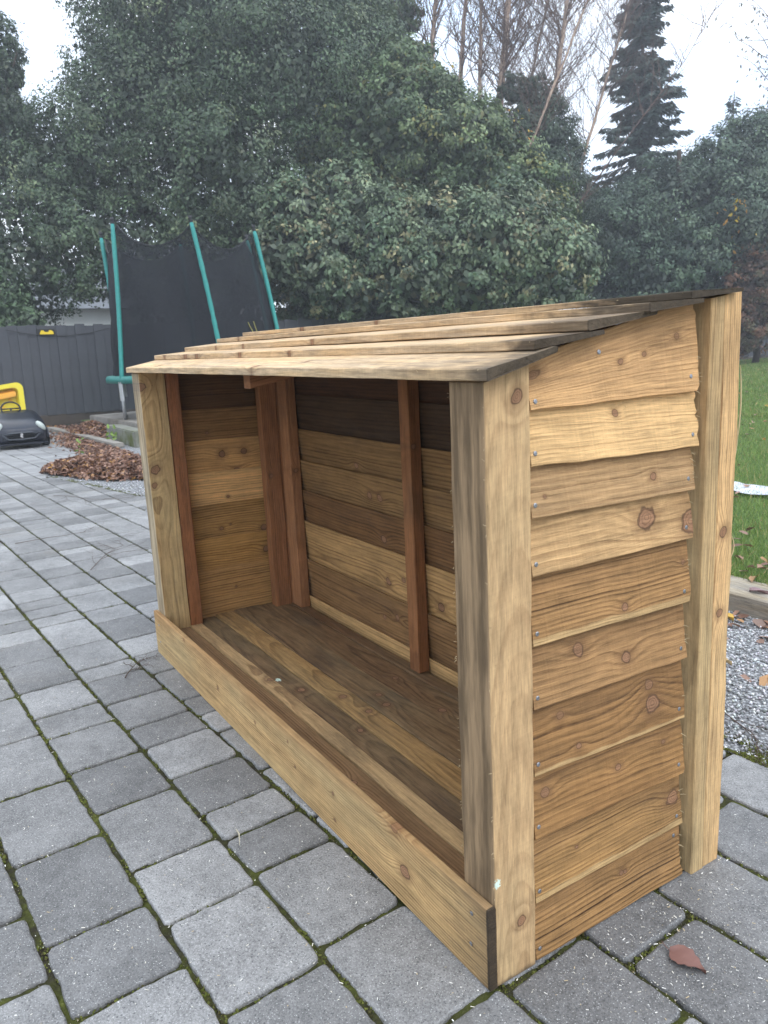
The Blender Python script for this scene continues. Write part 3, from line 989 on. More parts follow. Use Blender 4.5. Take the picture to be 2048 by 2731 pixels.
# ---- floor boards (u to the right, v back, w up)
fy = [0.006, 0.084, 0.128, 0.196, 0.268, 0.368, 0.470]
fcol = [((0.230, 0.153, 0.087), (0.128, 0.081, 0.043)), ((0.425, 0.315, 0.181), (0.281, 0.194, 0.108)), ((0.170, 0.117, 0.069), (0.085, 0.057, 0.034)), ((0.340, 0.230, 0.108), (0.170, 0.105, 0.047)),
        ((0.200, 0.137, 0.079), (0.102, 0.066, 0.036)), ((0.187, 0.121, 0.069), (0.093, 0.057, 0.031)), ((0.145, 0.089, 0.051), (0.076, 0.044, 0.024))]
fz = [.0885, .0960, .0915, .0955, .0965, .0925, .0960]
for i, y0 in enumerate(fy):
    y1 = fy[i + 1] if i < 6 else 0.512
    def f(u, v, w, y0=y0, i=i):
        return wp(-1.7785 + u, y0 + v, fz[i] - 0.014 + w - 0.002 * math.sin(u * 4 + i))
    L = 1.755 
    if i == 0: continue
    fl = ((1.7785 - 1.1157, 0.139 - y0, 0.014, 0.0085),) if i == 2 else ()
    board('floor_board', L, y1 - y0 - 0.0022, 0.014, f, wood('floor_board_wood', *fcol[i], 120 + i * 3.3, pith=(0.02 + .01 * i, 0.09), slope=0.03, ring=.010, contrast=.9, stain=.5, stain_col=(.06, .045, .035),
          knots=((0.545 + i * .11, 0.035, 0.011), (1.2 - i * .07, 0.05, 0.009)), green=.2, wave=1.4, flecks=fl, fuzz=.9), store, n=20, seed=i + 70, wob=0.0012)
board('floor_board', 1.645, 0.072, 0.014, lambda u, v, w: wp(-1.719 + u, 0.010 + v, 0.079 + w), wood('floor_front_board', *fcol[0], 119.0, pith=(-0.05, 0.04), ring=.007, contrast=.9, stain=.4,
      knots=((1.2, .03, .01),)), store, n=16, seed=69)

# ---- kick board across the front (u to the right, v up, w to the front)
kk = [(-.234, .074, .0135), (-.264, .147, .011), (-.722, .120, .0035), (-.69, .071, .0035), (-.505, .095, .0045), (-.504, .033, .0035), (-.922, .086, .004), (-1.474, .14, .006), (-1.19, .085, .006), (-1.69, .055, .003)]
M_kick = wood("kick_board_wood", (0.50, 0.375, 0.205), (0.245, 0.155, 0.075), 33.0, pith=(0.235, 0.03), slope=0.012, ring=.0062, contrast=0.95, stain=.15, green=.45,
              knots=tuple((x + 1.8, z, r) for x, z, r in kk), ends=((1.66, 1.80, 0.55, (0.15, 0.105, 0.06)), (1.797, 1.7995, 0.93, DK)), top_shade_or_tone=(.105, .5, (.30, .15, .06)), wave=0.8)  # browner timber along the top of the kick board
def fk(u, v, w): return wp(-1.801 + u, -0.0155 + 0.0145 - w + 0.0, v + 0.0005)
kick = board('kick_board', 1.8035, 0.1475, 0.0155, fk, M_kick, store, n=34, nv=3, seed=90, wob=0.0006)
for (x, z) in ((-.039, .117), (-.043, .058), (-1.75, .11), (-1.752, .05)):
    nail(kick, fk(x + 1.801, z, 0.0155), (0, -1, 0))

# ---- roof boards (u to the right, v up the slope, w up)
ryf = [-0.010, 0.088, 0.194, 0.311, 0.410]
rzt = [.9805, 1.0165, 1.0415, 1.0675, 1.0865]
rth = [.0170, .0150, .0150, .0135, .0125]
rcol = [((.60, .475, .31), (.44, .32, .185)), ((.56, .44, .285), (.38, .27, .155)), ((.52, .41, .27), (.36, .255, .15)), ((.53, .41, .26), (.36, .26, .15)), ((.50, .39, .25), (.33, .235, .14))]
RE = (1.8385, 1.8405, .80, (0.060, 0.045, 0.030))
rends = [((1.45, 1.86, .50, (0.10, 0.08, 0.06)), (1.78, 1.838, .7, (0.07, 0.055, 0.04))), ((1.74, 1.80, .88, (0.045, 0.033, 0.024)),), ((1.60, 1.75, .7, (0.06, 0.045, 0.032)),), ((1.5, 1.8, .85, (0.05, 0.04, 0.03)),), ((1.45, 1.70, .9, (0.03, 0.026, 0.02)),)]
for i in range(5):
    y0 = ryf[i]
    yend = 0.545 if i == 4 else ryf[i + 1] + 0.032
    Wd = yend - y0
    zf = rzt[i] - rth[i]
    if i < 4:
        ss = (ryf[i + 1] - y0) / Wd
        zr = zf + (rzt[i + 1] - rth[i + 1] - 0.0006 - rth[i] * (1 - 0.52 * ss) - zf) / ss
    else:
        zr = 1.0872
    def f(u, v, w, y0=y0, Wd=Wd, zf=zf, zr=zr, i=i):
        s = v / Wd
        th = 1 - 0.52 * s
        return wp(-1.8215 + u, y0 + v, zf + (zr - zf) * s + w * th + 0.0009 * math.sin(u * 2.3 + i * 2))
    kn = [((.30, .02, .008), (1.05, .01, .010), (1.22, .05, .007)), ((.11, .004, .010), (.32, .004, .014), (.42, .005, .012), (.75, .004, .01), (1.04, .004, .008)),
          ((.30, .004, .006), (.52, .004, .007), (.95, .004, .008)), ((.2, .004, .006), (.6, .02, .01)), ((.47, .004, .012), (.9, .004, .008), (1.3, .02, .01))][i]
    board('roof_board', 1.842 - (0.012 if i in (1, 2) else 0.0), Wd, rth[i], f, wood('roof_board_wood', *rcol[i], 150 + i * 4.1, pith=(-0.04, -0.05), slope=0.02, ring=.010, contrast=.6, stain=.3, stain_col=(.2, .15, .1),
          knots=kn, ends=tuple(rends[i]) + ((RE[0] - (0.012 if i in (1, 2) else 0), RE[1] - (0.012 if i in (1, 2) else 0), RE[2], RE[3]),), grey=.35, fuzz=1.0, saw=1.2), store, n=40, nv=2, rag=(0, 0.003), seed=i + 110, wob=0.0011)
# rafter under the roof
o = board('rafter', 0.44, 0.040, 0.040, lambda u, v, w: wp(-1.0 + w, 0.064 + u, 0.9265 + v + 0.212 * (u - 0.01) + max(0, (0.012 - u)) * 0.3), M_red2, store, n=4, seed=140)
# splinters standing off the sawn edges
M_spl = plain('splinter_wood', (0.55, 0.43, 0.25), 0.8, 0.2, 0.2, 90)
mb = MB()
for k in range(60):
    i = random.randrange(10)
    z = laps[i] + random.uniform(0.0, 0.09)
    p0 = wp(-0.004 - 0.006 * random.random(), 0.457 + ye[i], z)
    d = Vector((random.uniform(0.1, 1), random.uniform(0.4, 1.2), random.uniform(-0.9, 0.5))).normalized() * random.uniform(0.003, 0.011)
    mb.add(tube([p0, p0 + d * 0.6, p0 + d + Vector((0, 0, -0.001))], [0.0006, 0.0005, 0.0002], 3))
for (x, y, z0, z1, bend) in ((0.006, 0.5665, 0.83, 0.965, 0.006), (0.003, 0.5665, 0.80, 0.87, 0.004), (0.004, 0.5665, 0.62, 0.66, 0.007)):
    pts = [wp(x, y + bend * math.sin(math.pi * t) + 0.001, z0 + (z1 - z0) * t) for t in (0, .25, .5, .75, 1)]
    mb.add(tube(pts, [0.0004, 0.0011, 0.0013, 0.001, 0.0004], 4))
for k in range(70):
    i = random.randrange(5)
    u_ = random.uniform(-1.8, 0.01)
    p0 = wp(u_, ryf[i] - 0.0005, rzt[i] - random.random() * 0.006)
    d = Vector((random.uniform(-1, 1), random.uniform(-1.0, 0.1), random.uniform(-0.4, 0.6))).normalized() * random.uniform(0.002, 0.006)
    mb.add(tube([p0, p0 + d], [0.0004, 0.0002], 3))
for k in range(60):
    z = random.uniform(0.05, 0.95)
    p0 = wp(-0.001 - 0.078 * (random.random() < 0.5), 0.0, z)
    d = Vector((random.uniform(-0.4, 0.6), -1.0, random.uniform(-1.6, 0.9))).normalized() * random.uniform(0.002, 0.006)
    mb.add(tube([p0, p0 + d], [0.0004, 0.0002], 3))
o = mb.build('splinters', M_spl, store); o['kind'] = 'stuff'

# ---- sawdust and shavings over the near paving
cm2 = leafmat('wood_chip', 0.8, 0.2)
ns = 9000
cx_ = np.concatenate([rng.uniform(-2.8, 1.0, 4500), rng.normal(0.08, 0.12, 1500), rng.uniform(-1.9, 0.6, 3000)])
cy_ = np.concatenate([rng.uniform(-1.1, 0.9, 4500), rng.normal(0.30, 0.16, 1500), rng.uniform(-0.75, 0.0, 3000)])
ok = ~((cx_ > -1.81) & (cx_ < 0.005) & (cy_ > -0.018) & (cy_ < 0.57))
cx_, cy_ = cx_[ok], cy_[ok]
ns = len(cx_)
pos = np.stack([cx_, cy_, np.full(ns, 0.0020)], -1)
nr = rng.normal(size=(ns, 3)) * 0.18; nr[:, 2] = 1
ax, ay, azz = frames(nr)
L_ = rng.exponential(0.0016, ns).clip(0.0007, 0.007)
s3 = np.stack([L_, np.clip(L_ * rng.uniform(0.15, 0.7, ns), 0.0005, 0.0015), np.full(ns, 0.0008)], -1)
cc = np.array([(0.70, 0.66, 0.56), (0.78, 0.76, 0.70), (0.50, 0.40, 0.25)])[rng.choice(3, ns, p=[.45, .4, .15])]
scatter('sawdust', [(-.5, -.5, 0), (.5, -.5, 0.3), (.5, .5, 0.1), (-.5, .5, .2)], [(0, 1, 2, 3)], pos, ax, ay, azz, s3, cc, cm2, kind='stuff')
# ---- single leaf near the log store
N = NT('dry_leaf')
p = N.objc()
n = N.noise(p, 70.0, 3.0)
c = N.mix(n, (0.15, 0.07, 0.055), (0.24, 0.125, 0.10))
M_leaf1 = N.fin(c, 0.6, 0.3)
def big_leaf(name, loc, rz, L, Wd, mat, label, curl=0.010, tilt=0.0):
    rows = 9
    V, F = [], []
    for i in range(rows + 1):
        t = i / rows
        wd = Wd * (math.sin(math.pi * min(1, t * 1.02) ** 0.8) ** 0.85) * (1 - 0.25 * t) if 0 < i < rows else 0.0004
        wd = wd * (1 + 0.10 * (-1) ** i * (t > 0.3))
        for s in (-1, -0.5, 0, 0.5, 1):
            V.append((t * L, s * wd * 0.5, curl * (abs(s) ** 1.5) + 0.004 * math.sin(t * 4 + s) + 0.0035 - (0.002 if s == 0 else 0)))
    for i in range(rows):
        for j in range(4):
            q = i * 5 + j
            F.append([q, q + 1, q + 6, q + 5])
    st = tube([(0, 0, 0.003), (-0.008, 0.002, 0.004), (-0.018, 0.006, 0.006)], [0.0008, 0.0007, 0.0006], 5)
    mb = MB(); mb.add((V, F)); mb.add(st)
    o = mb.build(name, mat, None, smooth=True)
    o.location = loc; o.rotation_euler = (0, tilt, rz)
    tag(o, label, 'leaf')
    return o
big_leaf('fallen_leaf', (0.110, 0.284, 0.001), rad(8), 0.064, 0.050, M_leaf1, 'single reddish brown serrated leaf lying on the paver right of the log store', 0.003)
M_bl = plain('dead_blade', (0.52, 0.47, 0.34), 0.7)
mb = MB(); 
mb.add(tube([(0, 0, 0.003), (0.03, 0.004, 0.010), (0.062, 0.002, 0.004)], [0.0009, 0.0016, 0.0004], 4))
o = mb.build('straw', M_bl, None); o.location = (-0.645, -0.187, 0.0); o.rotation_euler = (0, 0, rad(-17))
tag(o, 'thin dry straw lying across a joint left of the kick board', 'straw')

# ================================================================ FAR THINGS
# ---- timber edging sleepers along the lawn
M_slp = wood('old_sleeper', (0.30, 0.285, 0.25), (0.13, 0.115, 0.095), 201.0, pith=(0.3, 0.2), ring=.012, contrast=.7, stain=.5, stain_col=(.05, .045, .035), grey=.7, green=.25, fuzz=1.2, rough=.9)
for i, (x0, L, lab) in enumerate(((-1.6, 2.5, 'weathered grey timber sleeper edging the lawn right behind the log store'),
                                  (-4.15, 2.5, 'timber sleeper edging the lawn further along behind the log store'),
                                  (-6.7, 2.5, 'timber sleeper nearest the big leaf pile'))):
    slp_o = board('timber_sleeper', L, 0.20, 0.095, lambda u, v, w, x0=x0: Vector((x0 + u, 1.852 + v + 0.03 * u * 0.3, -0.02 + w - 0.004 * v)), M_slp, None, bev=0.006, n=30, nv=1, seed=200 + i, wob=0.003)
    tag(slp_o, lab, 'sleeper', 'timber sleepers edging the lawn')

# ---- leaves: piles and strays
M_leaf = leafmat('autumn_leaf', 0.55, 0.35, 0.12)
LC = np.array([(0.20, 0.105, 0.068), (0.29, 0.165, 0.11), (0.12, 0.062, 0.042), (0.36, 0.22, 0.16), (0.36, 0.20, 0.09), (0.46, 0.24, 0.05), (0.33, 0.22, 0.17)])
def leaves(name, pos, L0, L1, p, label=None, tiltn=0.45, cat=None, lift=0.0, mat=None):
    n = len(pos)
    nr = rng.normal(size=(n, 3)) * tiltn; nr[:, 2] = 1
    ax, ay, az3 = frames(nr)
    L_ = rng.uniform(L0, L1, n)
    cl = LC[rng.choice(len(LC), n, p=p)] * rng.uniform(0.7, 1.25, (n, 1))
    s3 = np.stack([L_, L_ * rng.uniform(0.8, 1.3, n), L_ * rng.uniform(0.5, 3.0, n)], -1)
    o = scatter(name, LEAF_V, LEAF_F4, pos - ax * (L_ * 0.5)[:, None] + np.array([0, 0, lift]), ax, ay, az3, s3, cl, M_leaf, kind='stuff')
    if label: o['label'] = label
    return o
def mound(n, parts):
    P = []
    while len(P) < n:
        cx0, cy0, rx, ry, h, ang = parts[rng.integers(0, len(parts))]
        a, b = rng.uniform(-1, 1, 2)
        r = a * a + b * b + 0.25 * mn.noise(Vector((a * 2, b * 2, cx0)))
        if r > 1: continue
        x = cx0 + a * rx * math.cos(ang) - b * ry * math.sin(ang); y = cy0 + a * rx * math.sin(ang) + b * ry * math.cos(ang)
        z = h * (1 - max(0, r)) ** 0.8 * (1 + 0.3 * mn.noise(Vector((x * 5, y * 5, 2)))) + 0.012 * rng.random()
        P.append((x, y, z + 0.004))
    return np.array(P)
pile_parts = [(-6.55, 1.08, 0.70, 0.46, 0.11, 0.35), (-7.0, 0.92, 0.62, 0.46, 0.115, 0.3), (-6.1, 1.33, 0.65, 0.34, 0.13, 0.2), (-5.6, 1.45, 0.6, 0.27, 0.11, 0.0)]
mbp = MB()
for (cx0, cy0, rx, ry, h, ang) in pile_parts:
    V, F = [(cx0, cy0, h * 0.93)], []
    for r_ in range(1, 6):
        for j in range(20):
            t = 2 * math.pi * j / 20; q = r_ / 5 * 0.97
            a, b = q * math.cos(t), q * math.sin(t)
            V.append((cx0 + a * rx * math.cos(ang) - b * ry * math.sin(ang), cy0 + a * rx * math.sin(ang) + b * ry * math.cos(ang), h * max(0, 1 - q * q) ** 0.8 * 0.93 - 0.003))
    for j in range(20):
        F.append([0, 1 + j, 1 + (j + 1) % 20])
    for r_ in range(4):
        for j in range(20):
            F.append([1 + r_ * 20 + j, 1 + (r_ + 1) * 20 + j, 1 + (r_ + 1) * 20 + (j + 1) % 20, 1 + r_ * 20 + (j + 1) % 20])
    mbp.add((V, F))
pile = empty('leaf_pile', (-6.5, 1.1, 0), 'heap of raked reddish brown leaves at the corner of the paving behind the log store', 'leaf pile')
core = mbp.build('leaf_mulch', plain('leaf_mulch', (0.07, 0.035, 0.022), 0.9, 0.1, 0.4, 30, bump=0.01), pile)
core.data.transform(Matrix.Translation((6.5, -1.1, 0)))
pp = mound(9000, pile_parts)
o = leaves('leaves', pp, 0.035, 0.065, [.30, .27, .16, .13, .07, .02, .05], tiltn=0.6)
o.data.transform(Matrix.Translation((6.5, -1.1, 0))); o.parent = pile
# second drift against the slab
P2 = []
for _ in range(5200):
    r_ = rng.random()
    if r_ < 0.3: x, y, z = rng.uniform(-12.9, -9.9), 1.35 + abs(rng.normal(0, 0.22)) , 0.0
    elif r_ < 0.5: x, y, z = rng.uniform(-11.0, -7.0), 1.45 - abs(rng.normal(0, 0.20)), 0.0
    elif r_ < 0.8: x, y, z = rng.normal(-10.8, 0.55), rng.normal(1.62, 0.16), 0.0
    else: x, y, z = rng.uniform(-10.0, -7.2), rng.uniform(1.05, 1.5), 0.0
    h = 0.17 * math.exp(-((x + 10.9) / 0.6) ** 2 - ((y - 1.72) / 0.22) ** 2)
    P2.append((x, y, h + 0.01 + 0.02 * rng.random()))
leaves('leaf_litter', np.array(P2), 0.035, 0.065, [.30, .25, .18, .13, .06, .02, .06], tiltn=0.5)
# stray leaves by the sleeper and over lawn and gravel
P3 = []
for _ in range(900):
    x = rng.uniform(-6.5, 1.6)
    if rng.random() < 0.55: y, z = 1.845 - abs(rng.normal(0, 0.07)), 0.006
    else: y, z = 2.0 + abs(rng.normal(0, 0.28)), 0.085
    P3.append((x, y, z + 0.008 * rng.random()))
for _ in range(130):
    x = rng.uniform(-2.0, 1.2); y = rng.uniform(1.1, 1.8); P3.append((x, y, 0.006))
for _ in range(420):
    y = 2.3 + 14 * rng.random() ** 1.3; x = (0.8165 - 0.63 * (y + 0.69)) + rng.uniform(-1.2, 1.8) * (1 + y * .1); P3.append((x, y, 0.055 + 0.0132 * (y - 2) + 0.035))
leaves('stray_leaves', np.array(P3), 0.035, 0.075, [.20, .25, .08, .20, .10, .08, .09], tiltn=0.25)
# a few big ones on and under the sleeper that the photograph singles out
def lm(c): return plain('leaf_%02d' % int(c[0] * 100), c, 0.5, 0.35, 0.2, 60)
big_leaf('fallen_leaf', (-0.80, 1.92, 0.072), rad(20), 0.065, 0.04, lm((0.26, 0.17, 0.17)), 'purplish leaf lying on top of the timber sleeper')
big_leaf('fallen_leaf', (-0.80, 1.77, 0.006), rad(-15), 0.05, 0.045, lm((0.55, 0.34, 0.06)), 'yellow leaf on the gravel below the timber sleeper')
big_leaf('fallen_leaf', (-0.56, 1.40, 0.006), rad(10), 0.036, 0.022, lm((0.55, 0.40, 0.20)), 'small pale tan leaf alone on the gravel')
# twigs on the paving
M_twig = plain('twig_bark', (0.085, 0.06, 0.045), 0.8)
def twig(loc, L, ang, seed, label):
    random.seed(seed)
    mb = MB()
    def br(p, a, l, r, d):
        pts = [p]; q = Vector(p); aa = a
        for _ in range(5):
            aa += random.uniform(-0.25, 0.25)
            q = q + Vector((math.cos(aa), math.sin(aa), 0)) * (l / 5); q.z = 0.004 + random.random() * 0.008
            pts.append(q.copy())
            if d > 0 and random.random() < 0.75: br(q.copy(), aa + random.choice((-1, 1)) * random.uniform(0.4, 0.9), l * 0.5, r * 0.6, d - 1)
        mb.add(tube(pts, [r * (1 - 0.13 * i) for i in range(6)], 4))
    br(Vector((0, 0, 0.006)), 0.0, L, 0.0022, 2)
    o = mb.build('twig', M_twig, None); o.location = loc; o.rotation_euler = (0, 0, ang)
    tag(o, label, 'twig', 'twigs fallen on the paving')
twig((-3.1, 0.03, 0), 0.5, rad(160), 3, 'bare forked twig on the paving nearest the far front post')
twig((-4.0, -0.20, 0), 0.45, rad(85), 5, 'thin bare twig on the paving towards the left edge of the photo')
twig((-5.6, 0.28, 0), 0.6, rad(40), 8, 'dark twig on the paving near the gravel corner')
twig((-1.63, -0.175, 0), 0.13, rad(150), 11, 'short dark sprig lying on a paver left of the kick board end')
twig((-0.385, 1.128, 0), 0.21, rad(-20), 14, 'long thin twig lying across the gravel beside the back post')
random.seed(21)

# ---- silver sheet lying on the lawn
V, F = [], []
for i in range(31):
    for j in range(5):
        u, v = i / 30, j / 4
        V.append((-2.35 + 1.6 * u, 3.68 - 0.06 * u + (v - 0.5) * 0.26 + 0.02 * math.sin(u * 17), 0.10 + 0.025 * mn.noise(Vector((u * 14, v * 3, 0))) + 0.01 * mn.noise(Vector((u * 50, v * 9, 0)))))
for i in range(30):
    for j in range(4):
        F.append([i * 5 + j, (i + 1) * 5 + j, (i + 1) * 5 + j + 1, i * 5 + j + 1])
tag(npmesh('plastic_sheet', V, F, plain('pale_plastic', (0.56, 0.58, 0.64), 0.35, 0.5, 0.1, 20), origin=(-1.6, 3.65, 0.09)), 'crumpled pale silvery plastic strip lying on the lawn', 'plastic sheet')

# ---- fence
M_fence = plain('fence_paint', (0.068, 0.071, 0.080), 0.75, 0.3, 0.30, 5, bump=0.002, dirt=(0.095, 0.095, 0.095), dirt_amt=0.4)
fence = empty('timber_fence', (-13.5, 10, 0), 'long dark grey close boarded timber fence behind the trampoline', 'fence')
def fx_(y): return -13.45 + (0.06 * math.sin(y * 0.4))
def fzb(y): return 0.0 + 0.0132 * max(0, y - 3.0)
pl_me = None
y = -7.0
k = 0
plank_meshes = []
for q in range(6):
    mb = MB()
    mb.box(-0.010, 0.010, -0.080, 0.080, 0, 1.0)
    o = mb.build('plank', M_fence, None, bevel=0.003, seg=1)
    plank_meshes.append(o.data); bpy.data.objects.remove(o)
while y < 28:
    o = bpy.data.objects.new('plank', plank_meshes[k % 6])
    zt = 1.66 + 0.012 * math.sin(k * 2.7) + random.uniform(-0.008, 0.008) + fzb(y) * 0.9
    o.location = (fx_(y) + 0.0215 * (k % 2) + 13.5, y - 10, 0.17 + fzb(y))
    o.scale = (1, 1, zt - 0.17 - fzb(y))
    o.rotation_euler = (0, 0, random.uniform(-0.02, 0.02))
    put(o, fence)
    y += 0.151; k += 1
y = -7.0
while y < 28:
    mb = MB(); mb.box(fx_(y) + 0.012 + 13.5, fx_(y) + 0.045 + 13.5, y - 10, y + 2.42 - 10, 0.0 + fzb(y), 0.175 + fzb(y))
    mb.build('gravel_board', plain('gravel_board', (0.085, 0.07, 0.058), 0.85, 0.2, 0.3, 6), fence, bevel=0.004, seg=1)
    mb = MB(); mb.box(fx_(y) - 0.11 + 13.5, fx_(y) - 0.015 + 13.5, y - 0.05 - 10, y + 0.05 - 10, 0, 1.62 + fzb(y))
    mb.build('fence_post', M_fence, fence, bevel=0.004, seg=1)
    y += 2.44
# cable drooping on the fence
def circ(t): return t
cab = [(-13.37, 1.05, 1.60), (-13.37, 1.30, 1.545), (-13.37, 1.60, 1.49), (-13.365, 1.95, 1.48), (-13.365, 2.35, 1.52), (-13.37, 2.7, 1.60)]
mb = MB(); mb.add(tube(cab, 0.006, 6))
tag(mb.build('cable', plain('black_rubber', (0.02, 0.02, 0.022), 0.5), None), 'thin dark cable drooping along the top of the fence', 'cable')
# small yellow and black toy hung on the fence
tb = empty('yellow_fence_toy', (-13.385, 1.66, 1.55), 'small yellow and black plastic plate hanging on the fence top', 'toy')
mb = MB(); mb.box(0.0, 0.022, -0.15, 0.14, -0.045, 0.05); mb.build('backing', plain('black_plastic', (0.02, 0.02, 0.02), 0.4), tb, bevel=0.008)
Y_ = plain('yellow_plastic', (0.80, 0.58, 0.03), 0.4, 0.4, 0.06)
V = []
out_ = [(-0.10, -0.035), (0.12, -0.035), (0.115, 0.005), (0.085, 0.03), (0.055, 0.035), (0.045, 0.008), (0.01, 0.0), (-0.025, 0.008), (-0.035, 0.03), (-0.07, 0.03), (-0.09, 0.0)]
for xx in (0.023, 0.032):
    V += [(xx, a, b) for a, b in out_]
n_ = len(out_)
F = [[i for i in range(n_)][::-1], [n_ + i for i in range(n_)]] + [[i, (i + 1) % n_, n_ + (i + 1) % n_, n_ + i] for i in range(n_)]
mb = MB(); mb.add((V, F)); mb.build('plate', Y_, tb)

# ---- concrete pad, step block, kerb
M_conc = plain('old_concrete', (0.27, 0.25, 0.22), 0.9, 0.2, 0.25, 7, bump=0.004, dirt=(0.11, 0.09, 0.06), dirt_amt=0.5)
M_concm = plain('mossy_concrete', (0.20, 0.20, 0.17), 0.9, 0.2, 0.3, 8, bump=0.004, dirt=(0.085, 0.10, 0.02), dirt_amt=0.9)
mb = MB()
mb.add(([(-11.9, 1.90, 0), (-8.9, 2.02, 0), (-8.6, 5.1, 0), (-12.7, 5.1, 0), (-11.9, 1.90, .215), (-8.9, 2.02, .215), (-8.6, 5.1, .215), (-12.7, 5.1, .215)],
        [[0, 3, 2, 1], [4, 5, 6, 7], [0, 1, 5, 4], [1, 2, 6, 5], [2, 3, 7, 6], [3, 0, 4, 7]]))
tag(mb.build('concrete_pad', M_conc, None, bevel=0.01, origin=(-10.6, 3.4, 0)), 'raised concrete pad under the trampoline', 'concrete pad')
mb = MB(); mb.box(-9.95, -8.55, 1.70, 1.895, -0.02, 0.19)
tag(mb.build('kerb_block', M_concm, None, bevel=0.012, origin=(-9.25, 1.8, 0)), 'mossy concrete block in front of the concrete pad', 'concrete block')
mb = MB()
V = [(-12.3, 1.30, 0), (-8.75, 1.50, 0), (-8.75, 1.62, 0), (-12.3, 1.42, 0)]
mb.add((V + [(a, b, 0.055) for a, b, c in V], [[0, 3, 2, 1], [4, 5, 6, 7], [0, 1, 5, 4], [1, 2, 6, 5], [2, 3, 7, 6], [3, 0, 4, 7]]))
tag(mb.build('edging_kerb', M_conc, None, bevel=0.006, origin=(-10.5, 1.45, 0)), 'low grey edging kerb running from the toy car to the leaf pile', 'kerb')
# seedling by the block
def plant(name, loc, n, L, label, colr=(0.16, 0.24, 0.05)):
    e = empty(name, loc, label, 'plant')
    P = []; 
    for i in range(n): P.append((random.uniform(-.03, .03), random.uniform(-.05, .05), 0.03 + 0.17 * i / n))
    P = np.array(P); nr = rng.normal(size=(n, 3)) + np.array([1.5, -.8, .6]); ax, ay, a3 = frames(nr)
    scatter('leaves', LEAF_V, LEAF_F4, P, ax, ay, a3, np.full(n, L), np.array([colr] * n) * rng.uniform(.8, 1.3, (n, 1)), M_leaf, parent=e)
    mb = MB(); mb.add(tube([(0, 0, 0), (0.005, 0.01, 0.1), (0, 0, 0.2)], [.003, .0025, .001], 5)); mb.build('stem', M_twig, e)
plant('seedling', (-9.35, 1.64, 0), 12, 0.07, 'pale green seedling in front of the mossy concrete block')
plant('weed', (-8.3, 1.02, 0), 8, 0.06, 'small green weed at the left end of the leaf pile')

# ---- trampoline
TC = Vector((-10.50, 3.30, 0.215))
tr_ = empty('trampoline', TC, 'small trampoline with black net and leaning green padded poles on the concrete pad', 'trampoline')
M_teal = plain('teal_sleeve', (0.022, 0.215, 0.19), 0.55, 0.35, 0.3, 30, bump=0.006)
M_tealp = plain('teal_pad', (0.02, 0.17, 0.145), 0.5, 0.4, 0.25, 10, bump=0.01)
M_blk = plain('black_cap', (0.015, 0.015, 0.017), 0.45)
M_gal = plain('galvanised_tube', (0.42, 0.43, 0.44), 0.4, 0.5, 0.15, 30, 0.7)
RT = Vector((0.53708, 0.84353, 0)); FW = Vector((-0.84798, 0.53003, 0))
RH = 0.56
def ringp(a, r=1.25, z=RH): return Vector((1.07 * r * math.cos(a), 1.07 * r * math.sin(a), z))
TOPS = {224: (-11.97, 2.39, 2.88), 287: (-10.60, 2.23, 2.87), 353: (-9.68, 3.03, 2.79), 41: (-10.07, 4.10, 2.78), 104: (-11.4, 4.55, 2.85), 164: (-12.35, 3.75, 2.88)}
LEAN = {k_: tuple(Vector(v_) - TC - ringp(rad(k_), 1.26, RH - 0.02)) for k_, v_ in TOPS.items()}
# top ring rail pad
V, F = [], []
for i in range(48):
    a = 2 * math.pi * i / 48
    s = 1 + 0.02 * mn.noise(Vector((i * 1.3, 0, 0)))
    for (rr, zz) in ((1.02, 0.0), (1.02, 0.03), (1.12, 0.045), (1.27, 0.04), (1.29, 0.0), (1.285, -0.055), (1.26, -0.055), (1.25, -0.01)):
        V.append(ringp(a, rr * s, RH + zz * s))
for i in range(48):
    for j in range(8):
        F.append([i * 8 + j, i * 8 + (j + 1) % 8, ((i + 1) % 48) * 8 + (j + 1) % 8, ((i + 1) % 48) * 8 + j])
npmesh('edge_pad', V, F, M_tealp, tr_, smooth=True)
V = [ringp(2 * math.pi * i / 40, 1.03, RH + 0.012) for i in range(40)]
npmesh('jump_mat', V, [list(range(40))], M_blk, tr_)
for i, (ph, ln) in enumerate(sorted(LEAN.items())):
    a = rad(ph)
    b = ringp(a, 1.26, RH - 0.02); t = b + Vector(ln) + Vector((0, 0, 0.0))
    pts, rs = [], []
    for q in range(26):
        s = q / 25
        bow = 0.015 * math.sin(math.pi * s)
        pts.append(b.lerp(t, s) + RT * (bow))
        rs.append(0.031 * (1 + 0.22 * mn.noise(Vector((s * 34, i * 3.0, 0)))) * (0.8 if s > 0.985 else 1))
    mb = MB(); mb.add(tube(pts, rs, 10)); pole = mb.build('pole_sleeve', M_teal, tr_, smooth=True)
    mb = MB(); d = (t - b).normalized()
    for (h0, h1, r0, r1) in ((0.0, 0.035, 0.022, 0.03), (0.035, 0.06, 0.018, 0.018), (0.06, 0.10, 0.032, 0.022)):
        mb.add(tube([t + d * h0, t + d * h1], [r0, r1], 8))
    mb.build('pole_cap', M_blk, tr_, smooth=False)
    mb = MB()
    for off in (-0.035, 0.0):
        p1 = ringp(a + off, 1.27, RH - 0.03)
        mb.add(tube([p1, p1 - Vector((0, 0, 0.26)) + Vector((0.02, 0, 0))], 0.019, 8))
    mb.build('leg_bracket', M_gal, tr_, smooth=False)
